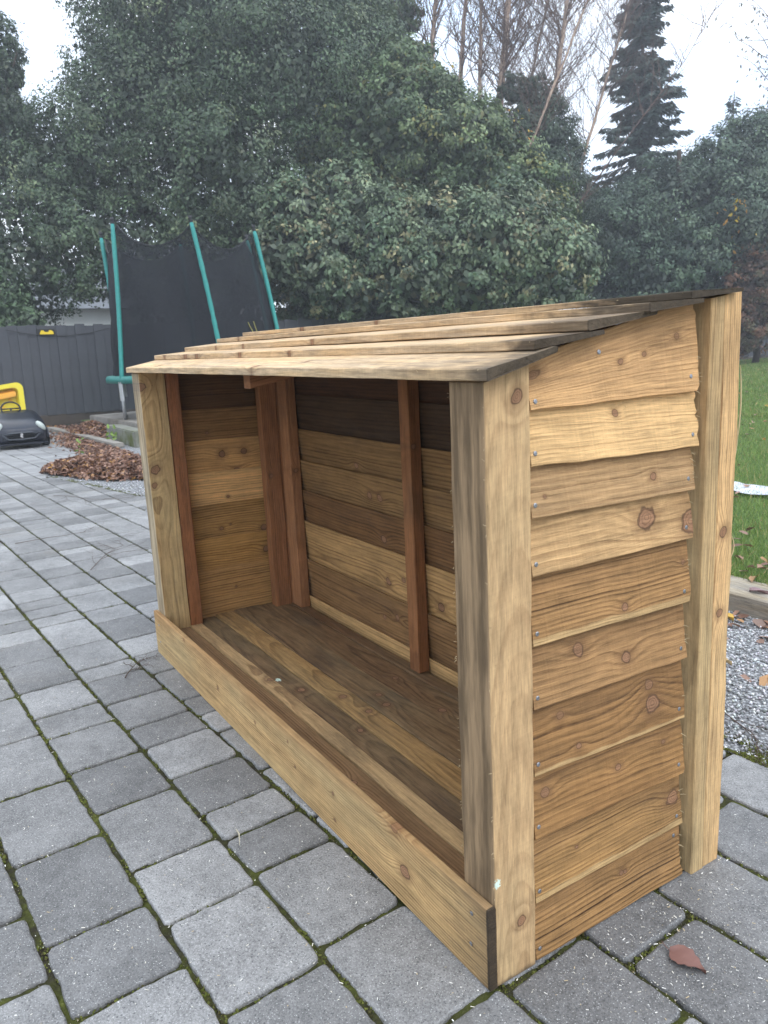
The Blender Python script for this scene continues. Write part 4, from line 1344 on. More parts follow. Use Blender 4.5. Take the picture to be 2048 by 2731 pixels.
for i, (a0, a1) in enumerate(((224, 287), (353, 401), (104, 164))):
    p0, p1 = ringp(rad(a0 + 3), 1.24, RH - 0.05), ringp(rad(a1 - 3), 1.24, RH - 0.05)
    pts = [p0]
    g0, g1 = p0.copy(), p1.copy(); g0.z = g1.z = 0.022
    inn0 = g0.lerp(g1, 0.10); inn1 = g0.lerp(g1, 0.90)
    for s in (0.3, 0.6): pts.append(p0.lerp(Vector((g0.x, g0.y, 0.12)), s / 0.6 * 1.0) if s > 0.5 else p0.lerp(Vector((g0.x, g0.y, 0.12)), 0.5))
    pts += [Vector((g0.x, g0.y, 0.07)).lerp(inn0, 0.25), inn0, inn1, Vector((g1.x, g1.y, 0.07)).lerp(inn1, 0.25), Vector((g1.x, g1.y, 0.12)), p1]
    mb = MB(); mb.add(tube(pts, 0.019, 8)); mb.build('leg', M_gal, tr_, smooth=True)
# net
N = NT('black_net')
N.fin((0.012, 0.013, 0.016), 0.7, 0.15)
tp = N.t.nodes.new('ShaderNodeBsdfTransparent'); ms = N.t.nodes.new('ShaderNodeMixShader')
ms.inputs[0].default_value = 0.24
N.t.links.new(N.b.outputs[0], ms.inputs[1]); N.t.links.new(tp.outputs[0], ms.inputs[2]); N.t.links.new(ms.outputs[0], N.out.inputs['Surface'])
def lean_at(adeg):
    ks = sorted(LEAN); adeg %= 360
    for i in range(6):
        k0 = ks[i]; k1 = ks[(i + 1) % 6] + (360 if i == 5 else 0)
        aa = adeg if adeg >= ks[0] else adeg + 360
        if k0 <= aa < k1:
            t = (aa - k0) / (k1 - k0); return Vector(LEAN[k0]).lerp(Vector(LEAN[k1 % 360]), t), t
    return Vector(LEAN[41]), 0.0
V, F = [], []
NA, NZ = 144, 30
for i in range(NA):
    ad = i * 360 / NA
    L_, t = lean_at(ad)
    sag = 0.30 * (4 * t * (1 - t)) ** 0.8
    for j in range(NZ + 1):
        s = j / NZ
        fold = 0.05 * math.sin(ad * 0.16 + s * 3.5) * math.sin(math.pi * min(1, s * 1.1)) + 0.03 * math.sin(ad * 0.45 - s * 4) * (1 - s)
        chord = 1.20 * (1 - 0.115 * (4 * t * (1 - t)) * (0.3 + 0.7 * s))
        b = ringp(rad(ad), chord + fold, RH + 0.03)
        hh = s * (1 - sag / 2.0)
        V.append(b + Vector((L_.x * hh, L_.y * hh, (L_.z - 0.04) * hh)))
for i in range(NA):
    for j in range(NZ):
        F.append([i * (NZ + 1) + j, ((i + 1) % NA) * (NZ + 1) + j, ((i + 1) % NA) * (NZ + 1) + j + 1, i * (NZ + 1) + j + 1])
npmesh('net', V, F, N.mat, tr_, smooth=True)
# dark hem tape along the net's top edge, yellow zip strap
pts = [Vector(V[i * (NZ + 1) + NZ]) for i in range(NA)]; pts.append(pts[0])
mb = MB(); mb.add(tube(pts, 0.010, 5, cap=False)); mb.build('net_hem', M_blk, tr_)
M_zip = plain('yellow_zip', (0.22, 0.20, 0.05), 0.6)
mb = MB()
for (adz, amp) in ((24, 0.02), (29, 0.012)):
    i0 = int(adz / 360 * NA)
    pts = [Vector(V[i0 * (NZ + 1) + j]) + Vector((0.03, 0.0, 0)) + RT * (amp * math.sin(j * 0.9)) for j in range(2, 13)]
    mb.add(tube(pts, 0.007, 5))
mb.build('zip', M_zip, tr_)

# ---- toy car
car = empty('toy_car', (-10.25, 0.62, 0), 'black childrens ride on sports car with chrome emblem, parked in front of the fence', 'toy car')
M_car = plain('black_car_plastic', (0.012, 0.014, 0.022), 0.25, 0.5, 0.2, 10)
M_tyre = plain('toy_tyre', (0.012, 0.012, 0.012), 0.8)
# body stations from nose to tail: x, half width, bottom, top
st = [(0.57, 0.16, 0.10, 0.19), (0.55, 0.25, 0.075, 0.24), (0.50, 0.295, 0.06, 0.285), (0.40, 0.325, 0.06, 0.335), (0.25, 0.335, 0.065, 0.375), (0.08, 0.335, 0.07, 0.42), (-0.03, 0.325, 0.07, 0.455),
      (-0.10, 0.32, 0.07, 0.40), (-0.35, 0.325, 0.07, 0.37), (-0.48, 0.325, 0.07, 0.40), (-0.56, 0.29, 0.09, 0.37), (-0.60, 0.2, 0.12, 0.30)]
V, F = [], []
K = 24
for (x, hw, zb, zt) in st:
    zc, hh = (zb + zt) / 2, (zt - zb) / 2
    for j in range(K):
        t = 2 * math.pi * j / K
        c_, s_ = math.cos(t), math.sin(t)
        yy_ = hw * math.copysign(abs(c_) ** 0.42, c_); zz_ = hh * math.copysign(abs(s_) ** (0.6 if s_ > 0 else 0.4), s_)
        if s_ > 0: zz_ *= 1 - 0.08 * abs(c_) ** 2
        V.append((x + 0.02 * -abs(c_), yy_, zc + zz_))
for i in range(len(st) - 1):
    for j in range(K): F.append([i * K + j, i * K + (j + 1) % K, (i + 1) * K + (j + 1) % K, (i + 1) * K + j])
F.append(list(range(K))); F.append([(len(st) - 1) * K + j for j in range(K)][::-1])
npmesh('body', V, F, M_car, car, smooth=True)
for sx in (0.33, -0.38):
    for sy in (-1, 1):
        mb = MB(); mb.add(tube([(sx, sy * 0.255, 0.10), (sx, sy * 0.265, 0.10), (sx, sy * 0.335, 0.10), (sx, sy * 0.345, 0.10)], [0.085, 0.10, 0.10, 0.085], 20))
        wl = mb.build('wheel', M_tyre, car)
        mb = MB(); mb.add(tube([(sx, sy * 0.340, 0.10), (sx, sy * 0.350, 0.10)], [0.055, 0.045], 12)); mb.build('rim', M_gal, wl)
        # arch lip
        mb = MB(); mb.add(tube([(sx + 0.125 * math.cos(t), sy * 0.328, 0.10 + 0.125 * math.sin(t)) for t in np.linspace(0.1, 3.04, 10)], 0.012, 6)); mb.build('wheel_arch', M_car, car, smooth=True)
M_lamp = plain('headlight_lens', (0.42, 0.46, 0.42), 0.15, 0.6, 0.2, 40)
for sy in (-1, 1):
    V, F = [], []
    for a in range(7):
        for b in range(10):
            th, ph_ = math.pi * a / 6, 2 * math.pi * b / 10
            V.append((0.485 + 0.06 * math.sin(th) * math.cos(ph_) - 0.02 , sy * 0.245 + 0.050 * math.sin(th) * math.sin(ph_) - sy * 0.03 * math.cos(th), 0.262 + 0.066 * math.cos(th)))
    for a in range(6):
        for b in range(10): F.append([a * 10 + b, a * 10 + (b + 1) % 10, (a + 1) * 10 + (b + 1) % 10, (a + 1) * 10 + b])
    npmesh('headlight', V, F, M_lamp, car, smooth=True)
mb = MB(); mb.add(tube([(0.566, -0.215, 0.185), (0.582, -0.12, 0.200), (0.587, 0, 0.204), (0.582, 0.12, 0.200), (0.566, 0.215, 0.185)], 0.010, 6))
mb.add(tube([(0.566, -0.215, 0.180), (0.580, -0.145, 0.125), (0.588, 0, 0.120), (0.580, 0.145, 0.125), (0.566, 0.215, 0.180)], 0.010, 6)); gr = mb.build('grille', plain('grille_trim', (0.05, 0.055, 0.065), 0.3), car, smooth=True)
mb = MB()
for zz_ in (0.135, 0.155, 0.175): mb.box(0.560, 0.584, -0.17, 0.17, zz_ - 0.003, zz_ + 0.003)
mb.build('grille_bar', M_blk, gr)
mb = MB(); mb.box(0.584, 0.594, -0.014, 0.014, 0.165, 0.195); mb.box(0.584, 0.594, -0.008, 0.012, 0.14, 0.158); mb.box(0.584, 0.593, -0.018, -0.004, 0.150, 0.168)
mb.build('emblem', plain('chrome', (0.8, 0.8, 0.8), 0.2, 0.5, 0.05, 5, 0.9), car, bevel=0.003)
mb = MB(); mb.box(0.50, 0.60, -0.30, 0.30, 0.052, 0.075); mb.build('bumper_lip', M_car, car, bevel=0.008)
pts = [(-0.14 - 0.04 * math.sin(t), 0.0 + 0.115 * math.cos(t), 0.47 + 0.085 * math.sin(t)) for t in np.linspace(0, 2 * math.pi, 21)]
mb = MB(); mb.add(tube(pts, 0.012, 6, cap=False)); mb.add(tube([(-0.14, -0.11, 0.47), (-0.14, 0.11, 0.47)], 0.010, 5)); mb.add(tube([(-0.14, 0, 0.47), (-0.05, 0, 0.40)], 0.014, 6)); mb.build('steering_wheel', M_blk, car, smooth=True)
mb = MB(); mb.box(-0.42, -0.36, -0.22, 0.22, 0.30, 0.41); mb.build('seat_back', M_blk, car, bevel=0.02)
# ---- yellow plastic tub behind the car
tub = empty('yellow_play_tub', (-11.1, 0.52, 0), 'bright yellow moulded plastic play tub standing on edge behind the black toy car', 'play tub')
def rrect(x, y0, y1, z0, z1, r, n=6):
    o_ = []
    for (cy__, cz__, a0) in ((y1 - r, z1 - r, 0), (y0 + r, z1 - r, 90), (y0 + r, z0 + r, 180), (y1 - r, z0 + r, 270)):
        for q in range(n + 1):
            t = rad(a0 + 90 * q / n); zz = cz__ + r * math.sin(t); yy_ = cy__ + r * math.cos(t)
            o_.append((x, yy_, zz + 0.13 * (yy_ - y1) * (zz / 0.8)))
    return o_
rings_ = [rrect(-0.16, -0.40, 0.34, 0.01, 0.78, 0.10), rrect(0.06, -0.42, 0.36, 0.0, 0.80, 0.10), rrect(0.085, -0.425, 0.365, 0.0, 0.805, 0.10), rrect(0.085, -0.36, 0.30, 0.06, 0.735, 0.07), rrect(0.05, -0.35, 0.29, 0.07, 0.725, 0.07), rrect(-0.05, -0.33, 0.27, 0.09, 0.70, 0.06)]
V = [p_ for r_ in rings_ for p_ in r_]; K = len(rings_[0]); F = []
for i in range(len(rings_) - 1):
    for j in range(K): F.append([i * K + j, i * K + (j + 1) % K, (i + 1) * K + (j + 1) % K, (i + 1) * K + j])
F.append(list(range(K))[::-1]); F.append([(len(rings_) - 1) * K + j for j in range(K)])
npmesh('shell', V, F, plain('bright_yellow', (0.80, 0.66, 0.05), 0.4, 0.4, 0.06, 3), tub, smooth=False)
mb = MB(); mb.add(([( -0.045, -0.30, 0.56), (-0.045, 0.25, 0.64), (0.065, 0.27, 0.60), (0.065, -0.32, 0.50), (-0.045, -0.30, 0.62), (-0.045, 0.25, 0.70), (0.065, 0.27, 0.67), (0.065, -0.32, 0.58)],
     [[0, 1, 2, 3], [4, 7, 6, 5], [0, 4, 5, 1], [1, 5, 6, 2], [2, 6, 7, 3], [3, 7, 4, 0]]))
mb.build('ledge', plain('orange_plastic', (0.85, 0.42, 0.06), 0.4, 0.4, 0.05, 4), tub, bevel=0.01)
mb = MB()
for (yy_, zz_) in ((-0.1, 0.46), (0.1, 0.45), (0.22, 0.36), (0.20, 0.55), (-0.22, 0.36)): mb.add(tube([(-0.05, yy_, zz_), (-0.03, yy_, zz_)], [0.028, 0.020], 10))
mb.build('stud', plain('amber_plastic', (0.80, 0.50, 0.04), 0.4), tub)

# ================================================================ VEGETATION
M_fol = leafmat('evergreen_leaf', 0.5, 0.4, 0.15)
M_bark = plain('dark_bark', (0.055, 0.042, 0.032), 0.9, 0.1, 0.3, 14, bump=0.01)
def foliage(lobes, n, size, cols, probs, parent, origin, name='crown', clumps=9, inner=0.16, droop=-0.7, mat=None, spread=0.205, light=(0.55, 1.45), face=0.7, tip=None, warpz=None):
    lo = np.array(lobes, float)
    wts = lo[:, 3] ** 2; wts /= wts.sum()
    # clump centres on the lobes' shells
    nc = int(clumps * wts.size * 8)
    li = rng.choice(len(lo), nc, p=wts)
    d = rng.normal(size=(nc, 3)); d /= np.linalg.norm(d, axis=1, keepdims=True)
    toward = np.array([CP.x, CP.y, CP.z]) - lo[li, :3]; toward /= np.linalg.norm(toward, axis=1, keepdims=True)
    cr = lo[li, 3] * rng.uniform(0.78, 1.02, nc)
    cc_ = lo[li, :3] + d * cr[:, None]
    csz = lo[li, 3] * rng.uniform(0.6, 1.3, nc) * spread
    cbr = rng.uniform(light[0], light[1], nc)
    ccol = rng.choice(len(cols), nc, p=probs)
    n1 = int(n * (1 - inner))
    ci = rng.integers(0, nc, n1)
    g_ = rng.normal(size=(n1, 3)); g_ /= np.linalg.norm(g_, axis=1, keepdims=True)
    g_ *= (rng.random(n1) ** 0.45)[:, None]
    pos = cc_[ci] + g_ * csz[ci][:, None] * np.array([1, 1, 0.8])
    nr = d[ci] * face + g_ * 0.7 + rng.normal(size=(n1, 3)) * 0.45 + np.array([0, 0, 0.35])
    colr = np.array(cols)[np.where(rng.random(n1) < 0.75, ccol[ci], rng.choice(len(cols), n1, p=probs))] * (cbr[ci] * rng.uniform(0.82, 1.18, n1))[:, None]
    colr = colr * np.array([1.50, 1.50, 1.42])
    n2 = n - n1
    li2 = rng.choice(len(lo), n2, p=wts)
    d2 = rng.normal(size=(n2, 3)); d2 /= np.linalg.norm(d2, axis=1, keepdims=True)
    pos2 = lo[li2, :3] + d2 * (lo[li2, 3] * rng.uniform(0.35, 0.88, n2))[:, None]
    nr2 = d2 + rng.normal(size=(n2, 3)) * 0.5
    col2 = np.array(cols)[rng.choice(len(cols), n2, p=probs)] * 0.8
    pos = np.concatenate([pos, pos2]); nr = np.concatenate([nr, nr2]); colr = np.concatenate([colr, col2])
    s = np.concatenate([rng.uniform(0.7, 1.3, n1) * size, rng.uniform(1.6, 2.6, n2) * size])
    ax, ay, a3 = frames(nr, np.array([0, 0, droop]), 0.6)
    ori = np.array(origin, float)
    s3 = np.stack([s, s * rng.uniform(0.8, 1.25, len(s)), s], -1)
    return scatter(name, QL_V, QL_F, pos - ori, ax, ay, a3, s3, colr, mat or M_fol, parent=parent)
def trunk(parent, base, lobes, r0, nlimb=7, mat=None, top=None):
    lo = sorted(lobes, key=lambda l: -l[3])
    bx = Vector(base)
    cen = Vector((sum(l[0] for l in lo) / len(lo), sum(l[1] for l in lo) / len(lo), max(l[2] for l in lo))) if top is None else Vector(top)
    pts = [Vector((0, 0, 0))]
    for i in range(1, 7):
        s = i / 6
        p_ = (cen - bx) * s
        pts.append(p_ + Vector((random.uniform(-.12, .12), random.uniform(-.12, .12), 0)))
    mb = MB(); mb.add(tube(pts, [r0 * (1 - 0.13 * i) * (1.35 if i == 0 else 1) for i in range(7)], 8))
    mb.build('trunk', mat or M_bark, parent, smooth=True)
    mb = MB()
    for l in lo[:nlimb]:
        tgt = Vector(l[:3]) - bx
        s0 = max(0.12, min(0.85, (tgt.z - 0.8) / max(0.5, (cen - bx).z)))
        st_ = (cen - bx) * s0 * 0.8
        mid = st_.lerp(tgt, 0.5) + Vector((0, 0, 0.2))
        mb.add(tube([st_, mid, tgt, tgt + (tgt - mid) * 0.5], [r0 * 0.45, r0 * 0.3, r0 * 0.18, r0 * 0.05], 6))
    mb.build('limbs', mat or M_bark, parent, smooth=True)
def tree(name, base, lobes, n, size, cols, probs, label, cat='tree', r0=0.2, nlimb=7, **kw):
    e = empty(name, base, label, cat)
    trunk(e, base, lobes, r0, nlimb, top=kw.pop('top', None))
    foliage(lobes, n, size, cols, probs, e, base, **kw)
    return e
DG = [(0.030, 0.050, 0.026), (0.045, 0.072, 0.034), (0.062, 0.088, 0.048), (0.095, 0.115, 0.060)]
A_ = [ (-17.10,6.22,8.16,2.50), (-17.71,5.41,8.60,1.90), (-15.95,7.48,6.69,2.30), (-17.83,4.56,6.93,1.35), (-16.71,4.94,5.75,2.00), (-15.29,5.75,4.52,1.90), (-16.85,3.46,5.01,1.50), (-17.12,8.42,8.92,2.20), (-16.16,9.26,7.18,1.90), (-17.87,2.96,5.46,1.15), (-17.29,2.44,4.21,1.50), (-17.98,1.80,5.37,1.20), (-16.16,1.76,2.79,1.10), (-16.04,3.09,3.24,1.25), (-15.66,4.28,3.23,1.30), (-15.11,5.45,3.02,1.20), (-14.78,6.30,3.83,1.30), (-15.6, 4.6, 2.0, .8), (-15.4, 6.2, 2.0, .9), (-15.3, 7.8, 2.0, .9), (-15.2, 9.4, 2.1, .9) ]
tree('evergreen_tree', (-17.0, 5.6, -0.05), A_, 230000, 0.072, DG, [.35, .35, .22, .08], 'huge dense dark evergreen tree filling the upper left behind the trampoline', r0=0.32, nlimb=14, clumps=12)
Ai = [ (-15.12,1.51,1.86,0.35), (-15.85,1.10,2.32,0.80), (-14.3, 0.9, 1.85, 0.40), (-13.75, 0.65, 1.62, 0.28), (-14.2, 1.6, 1.78, 0.22), (-13.62, 1.05, 1.60, 0.18)]
tree('ivy', (-13.75, 0.9, 0.0), Ai, 9000, 0.075, [(0.05, 0.085, 0.04), (0.085, 0.125, 0.065), (0.035, 0.055, 0.03)], [.4, .35, .25], 'ivy spilling over the fence top at the left edge of the photo', 'ivy', r0=0.03, nlimb=3, clumps=10)
Lt = [ (-19.65,2.01,7.85,1.00), (-18.93,1.68,6.49,1.10), (-17.95,2.16,6.21,0.55), (-18.58,2.49,7.14,0.30) ]
tree('broadleaf_tree', (-19.2, 1.6, -0.05), Lt, 30000, 0.072, DG, [.3, .35, .25, .1], 'evergreen tree cut by the left edge of the photo beside a gap of sky', r0=0.18, clumps=9)
Dd = [ (-18.99,11.78,10.40,1.20), (-18.46,12.47,9.99,0.70), (-19.43,11.00,10.19,1.00), (-17.12,12.09,8.49,0.35), (-18.14,11.62,8.96,0.80) ]
tree('dark_conifer', (-18.8, 11.8, -0.05), Dd, 22000, 0.10, [(0.035, 0.058, 0.016), (0.05, 0.078, 0.022), (0.075, 0.10, 0.03)], [.45, .4, .15], 'olive green conifer crown at the top centre left of the birches', r0=0.25, clumps=10, droop=-1.5)
Cc = [ (-15.24,14.37,6.61,1.00), (-15.01,14.40,5.78,1.15), (-14.72,14.45,4.71,1.15), (-16.76,14.09,7.18,0.55), (-16.05,14.47,7.73,0.45), (-16.25,13.50,6.08,0.90), (-14.58,14.80,5.05,0.50), (-14.9, 14.2, 3.4, 1.2), (-15.9, 13.6, 4.7, 1.1), (-15.25, 14.5, 7.4, .5) ]
tree('ivy_clad_tree', (-15.4, 14.2, 0.0), Cc, 60000, 0.08, [(0.026, 0.042, 0.026), (0.038, 0.060, 0.034), (0.06, 0.08, 0.045)], [.45, .38, .17], 'dark ivy covered tree among the birch trunks right of centre', r0=0.2, clumps=9, light=(.65, 1.25))
B2 = [ (-13.98,9.18,5.45,1.50), (-13.35,10.06,5.12,1.45), (-12.73,10.81,4.50,1.15), (-14.89,8.68,5.43,1.30), (-14.43,9.90,6.68,1.00), (-12.27,11.31,3.89,1.10), (-13.87,10.23,6.19,0.70), (-11.92,11.79,3.67,0.70) ]
tree('large_shrub', (-13.0, 9.8, 0.1), B2, 85000, 0.085, [(0.045, 0.072, 0.034), (0.065, 0.098, 0.042), (0.10, 0.13, 0.06), (0.16, 0.155, 0.05)], [.33, .37, .22, .08], 'tall broad leaved evergreen shrub with some yellowing leaves above the middle of the roof', 'shrub', r0=0.14, nlimb=8, clumps=11)
B1 = [ (-13.69,6.60,3.59,0.90), (-13.51,6.02,2.85,0.75), (-13.27,6.95,2.76,1.00), (-13.70,7.68,3.91,1.00), (-12.87,8.14,3.19,1.15), (-12.04,9.02,3.02,1.15), (-11.37,9.88,2.97,1.25), (-10.82,10.60,2.57,1.05), (-12.00,8.29,2.48,0.85), (-11.31,9.11,2.25,0.70), (-12.62,7.18,2.17,0.50), (-10.75,10.15,2.12,0.60), (-12.00,7.74,2.04,0.30), (-14.5, 7.2, 1.7, .75), (-14.5, 8.6, 1.7, .8), (-14.4, 10.0, 1.7, .8), (-14.3, 11.4, 1.8, .8) ]
tree('spreading_shrub', (-12.4, 9.0, 0.1), B1, 100000, 0.098, [(0.050, 0.078, 0.045), (0.078, 0.108, 0.062), (0.12, 0.148, 0.088), (0.17, 0.155, 0.085)], [.26, .37, .27, .10], 'wide spreading evergreen shrub with big glossy leaves overhanging the fence behind the roof', 'shrub', r0=0.12, nlimb=11, clumps=12)
Ee = [ (-15.05,17.39,3.71,1.60), (-14.30,18.82,4.29,1.80), (-13.62,20.14,4.88,1.70), (-13.02,21.18,5.09,1.70), (-12.52,19.46,3.57,1.60), (-13.10,18.30,3.01,1.30), (-13.70,17.17,2.56,1.10), (-15.51,16.76,4.00,0.90), (-15.55,17.06,4.90,0.45), (-15.21,18.52,4.80,0.90), (-14.4, 16.6, 1.8, 1.0), (-13.2, 17.6, 1.6, 1.0), (-13.62, 20.14, 5.7, 1.25), (-12.9, 21.4, 6.1, 1.35) ]
tree('rounded_evergreen', (-13.8, 19.0, 0.2), Ee, 110000, 0.09, [(0.030, 0.052, 0.034), (0.045, 0.072, 0.044), (0.065, 0.092, 0.055)], [.4, .4, .2], 'rounded dark evergreen mass on the right beyond the lawn', r0=0.25, nlimb=8, clumps=10)
Ff = [ (-11.77,19.23,2.41,1.00), (-12.04,18.66,2.07,0.60), (-11.46,19.95,2.98,1.00), (-11.9, 19.0, 1.3, 0.8) ]
tree('copper_hedge', (-11.8, 19.3, 0.2), Ff, 20000, 0.085, [(0.085, 0.042, 0.026), (0.12, 0.06, 0.035), (0.06, 0.05, 0.025)], [.45, .25, .3], 'reddish brown hedge in front of the far fence at the right edge', 'hedge', r0=0.08, nlimb=3, clumps=9)

# ---- birches: bare trunks and fine upswept twigs
M_birch = plain('birch_bark', (0.44, 0.32, 0.24), 0.7, 0.3, 0.3, 10, dirt=(0.12, 0.08, 0.06), dirt_amt=0.5)
M_btwig = plain('birch_twig', (0.12, 0.075, 0.06), 0.8)
def birch(top, r, label, seed, lean_base=None, twn=34, thin=1.0):
    random.seed(seed)
    tx, ty, tz = top
    (mx, my, mz) = lean_base
    k = mz / max(0.1, (tz - mz))
    bx, by = mx - (tx - mx) * k * 0.75, my - (ty - my) * k * 0.75
    e = empty('birch_tree', (bx, by, 0.05), label, 'tree', 'bare birch trees behind the shrubs')
    B = Vector((bx, by, 0.05))
    ctr = [Vector((0, 0, 0)), (Vector((mx, my, mz)) - B), (Vector(top) - B)]
    def at(t):
        if t < 0.5: return ctr[0].lerp(ctr[1], t * 2)
        return ctr[1].lerp(ctr[2], (t - 0.5) * 2)
    pts = [at(i / 14) + Vector((0.05 * mn.noise(Vector((i * .8, seed, 0))), 0.05 * mn.noise(Vector((i * .8, seed, 5))), 0)) for i in range(15)]
    pts.append(pts[-1] + (pts[-1] - pts[-2]) * 1.5)
    mb = MB(); mb.add(tube(pts, [r * (1.25 - 0.045 * i) for i in range(16)], 8)); mb.build('trunk', M_birch, e, smooth=True)
    mb = MB()
    def tw(p, d, L, rr, dep):
        q = p.copy(); P_ = [q.copy()]
        for s in range(6):
            d = (d + Vector((random.gauss(0, .13), random.gauss(0, .13), random.gauss(0.06, .09)))).normalized()
            q = q + d * (L / 6); P_.append(q.copy())
            if dep > 0 and random.random() < 0.85:
                side = Vector((random.gauss(0, 1), random.gauss(0, 1), random.gauss(.2, .5))).normalized()
                tw(q.copy(), (d * 0.8 + side * 0.65).normalized(), L * random.uniform(.35, .6), rr * .55, dep - 1)
        mb.add(tube(P_, [rr * (1 - .13 * j) for j in range(7)], 3, cap=False))
    for q in range(int(twn * 1.9)):
        t = random.uniform(0.52, 1.05)
        a = random.uniform(0, 2 * math.pi)
        d = Vector((math.cos(a), math.sin(a), random.uniform(0.7, 2.0))).normalized()
        tw(at(min(t, 1.0)), d, random.uniform(0.9, 2.3) * thin, r * random.uniform(.12, .28), 2)
    mb.build('twigs', M_btwig, e)
    return e
birch((-17.82, 15.99, 11.46), 0.125, 'thickest birch trunk, pinkish, rising behind the dark ivy clad tree', 31, (-17.37, 15.03, 7.14), 30)
birch((-18.08, 13.6, 11.31), 0.075, 'leftmost birch trunk, beside the olive conifer', 32, (-17.76, 13.0, 8.48), 22)
birch((-19.4, 15.71, 12.25), 0.08, 'second birch trunk from the left', 33, (-18.96, 14.92, 8.48), 22)
birch((-18.27, 15.29, 11.49), 0.065, 'slim darker birch trunk just left of the thickest one', 34, (-17.66, 14.59, 7.23), 22)
birch((-16.88, 17.37, 11.13), 0.085, 'birch trunk leaning right above the ivy clad tree', 35, (-16.56, 16.23, 6.89), 34, 1.2)
birch((-14.18, 15.1, 9.07), 0.04, 'thin birch stem slanting right in front of the ivy clad tree', 36, (-14.43, 13.12, 5.06), 20, 1.1)
birch((-18.82, 18.61, 12.35), 0.05, 'thin birch trunk right of the thickest one', 37, (-18.62, 17.06, 7.6), 34, 1.4)
birch((-16.4, 19.2, 10.5), 0.05, 'fine twigged birch between the leaning trunk and the spruce', 38, (-16.6, 17.6, 6.2), 40, 1.5)
# arching bare branch stem
random.seed(5)
e = empty('bare_sapling', (-13.9, 13.4, 0.1), 'long thin bare sapling arching up to the right in front of the spruce', 'tree')
mb = MB()
P_ = [Vector((0, 0, 0)), Vector((0.15, .35, 2.2)), Vector((.3, .66, 3.96)), Vector((.67, 1.85, 5.47)), Vector((1.25, 3.62, 7.64)), Vector((1.49, 4.62, 9.17))]
mb.add(tube(P_, [.035, .026, .018, .013, .009, .003], 6)); mb.build('trunk', M_btwig, e, smooth=True)
mb = MB()
for q in range(46):
    t = random.uniform(1.2, 4.9); i = int(t); p0 = P_[i].lerp(P_[i + 1], t - i)
    d = ((P_[i + 1] - P_[i]).normalized() + Vector((random.gauss(0, .5), random.gauss(0, .5), random.gauss(.1, .4)))).normalized()
    L = random.uniform(.4, 1.3); pts = [p0]
    for s in range(5):
        d = (d + Vector((random.gauss(0, .12), random.gauss(0, .12), .05))).normalized(); pts.append(pts[-1] + d * L / 5)
        if s > 0:
            d2 = (d + Vector((random.gauss(0, .6), random.gauss(0, .6), random.gauss(0, .4)))).normalized()
            mb.add(tube([pts[-1], pts[-1] + d2 * L * .25, pts[-1] + d2 * L * .45 + Vector((0, 0, .03))], [.005, .004, .002], 3, cap=False))
    mb.add(tube(pts, [.011, .009, .007, .006, .004, .002], 3, cap=False))
mb.build('twigs', M_btwig, e)

# ---- spruce
def spruce(base, H, R, n, label, seed, cols=((0.036, 0.060, 0.050), (0.052, 0.082, 0.064), (0.072, 0.105, 0.080)), sparse=1.0, z0=1.2):
    random.seed(seed)
    e = empty('spruce_tree', base, label, 'tree')
    mb = MB(); mb.add(tube([(0, 0, 0), (0.02, 0, H * .5), (0, 0, H)], [.16, .09, .012], 7)); mb.build('trunk', M_bark, e, smooth=True)
    mb = MB(); PO, DI, SZ = [], [], []
    z = z0
    while z < H - 0.1:
        f = 1 - z / H
        nb = random.randint(5, 7)
        for b in range(nb):
            if random.random() > sparse: continue
            a = random.uniform(0, 2 * math.pi)
            L = (R * f ** 0.95 + 0.12) * random.uniform(.45, 1.15)
            p0 = Vector((0, 0, z + random.uniform(-.1, .1)))
            d = Vector((math.cos(a), math.sin(a), 0.15))
            pts = []
            for s in range(6):
                t = s / 5
                pts.append(p0 + d * (L * t) + Vector((0, 0, -0.50 * L * t ** 1.4 + 0.22 * L * t ** 3)))
            mb.add(tube(pts, [.022 * (f + .3), .018 * (f + .3), .014 * f + .003, .01 * f + .003, .006, .002], 4, cap=False))
            m_ = max(6, int(n * L / 900))
            for q in range(m_):
                t = random.uniform(.12, 1.0); i = min(4, int(t * 5)); pp_ = pts[i].lerp(pts[i + 1], t * 5 - i)
                wd = .26 * L * (1.1 - t) + 0.05
                side = Vector((-math.sin(a), math.cos(a), 0)) * random.uniform(-1, 1) * wd
                PO.append(pp_ + side * 0.8 + Vector((0, 0, -abs(random.gauss(0, .05)) - .1 * abs(side.length)))); DI.append((d * 0.5 + side.normalized() * 0.6 + Vector((0, 0, -.45))))
        z += random.uniform(.10, .22)
    mb.build('limbs', M_bark, e)
    PO = np.array([tuple(p) for p in PO]); DI = np.array([tuple(p) for p in DI]); n_ = len(PO)
    az3 = rng.normal(size=(n_, 3)) * .5 + np.array([0, 0, 1.0])
    ax = DI / np.linalg.norm(DI, axis=1, keepdims=True)
    az3 = az3 - ax * np.sum(az3 * ax, axis=1, keepdims=True); az3 /= np.linalg.norm(az3, axis=1, keepdims=True)
    ay = np.cross(az3, ax)
    s3 = np.stack([rng.uniform(.09, .20, n_), rng.uniform(.035, .07, n_), np.full(n_, .1)], -1)
    c3 = np.array(cols)[rng.integers(0, len(cols), n_)] * rng.uniform(.7, 1.3, (n_, 1))
    scatter('crown', [(0, -.5, 0), (1, -.35, -.2), (1, .35, -.2), (0, .5, 0)], [(0, 1, 2, 3)], PO, ax, ay, az3, s3, c3, M_fol, parent=e)
spruce((-17.3, 21.0, 0.1), 13.8, 3.0, 130000, 'tall tapering blue green spruce standing against the sky right of the birches', 41, sparse=.9)
spruce((-16.3, 24.4, 0.1), 8.9, 1.8, 30000, 'smaller thin conifer near the right edge behind the rounded evergreen', 42, sparse=.8, z0=3.0)
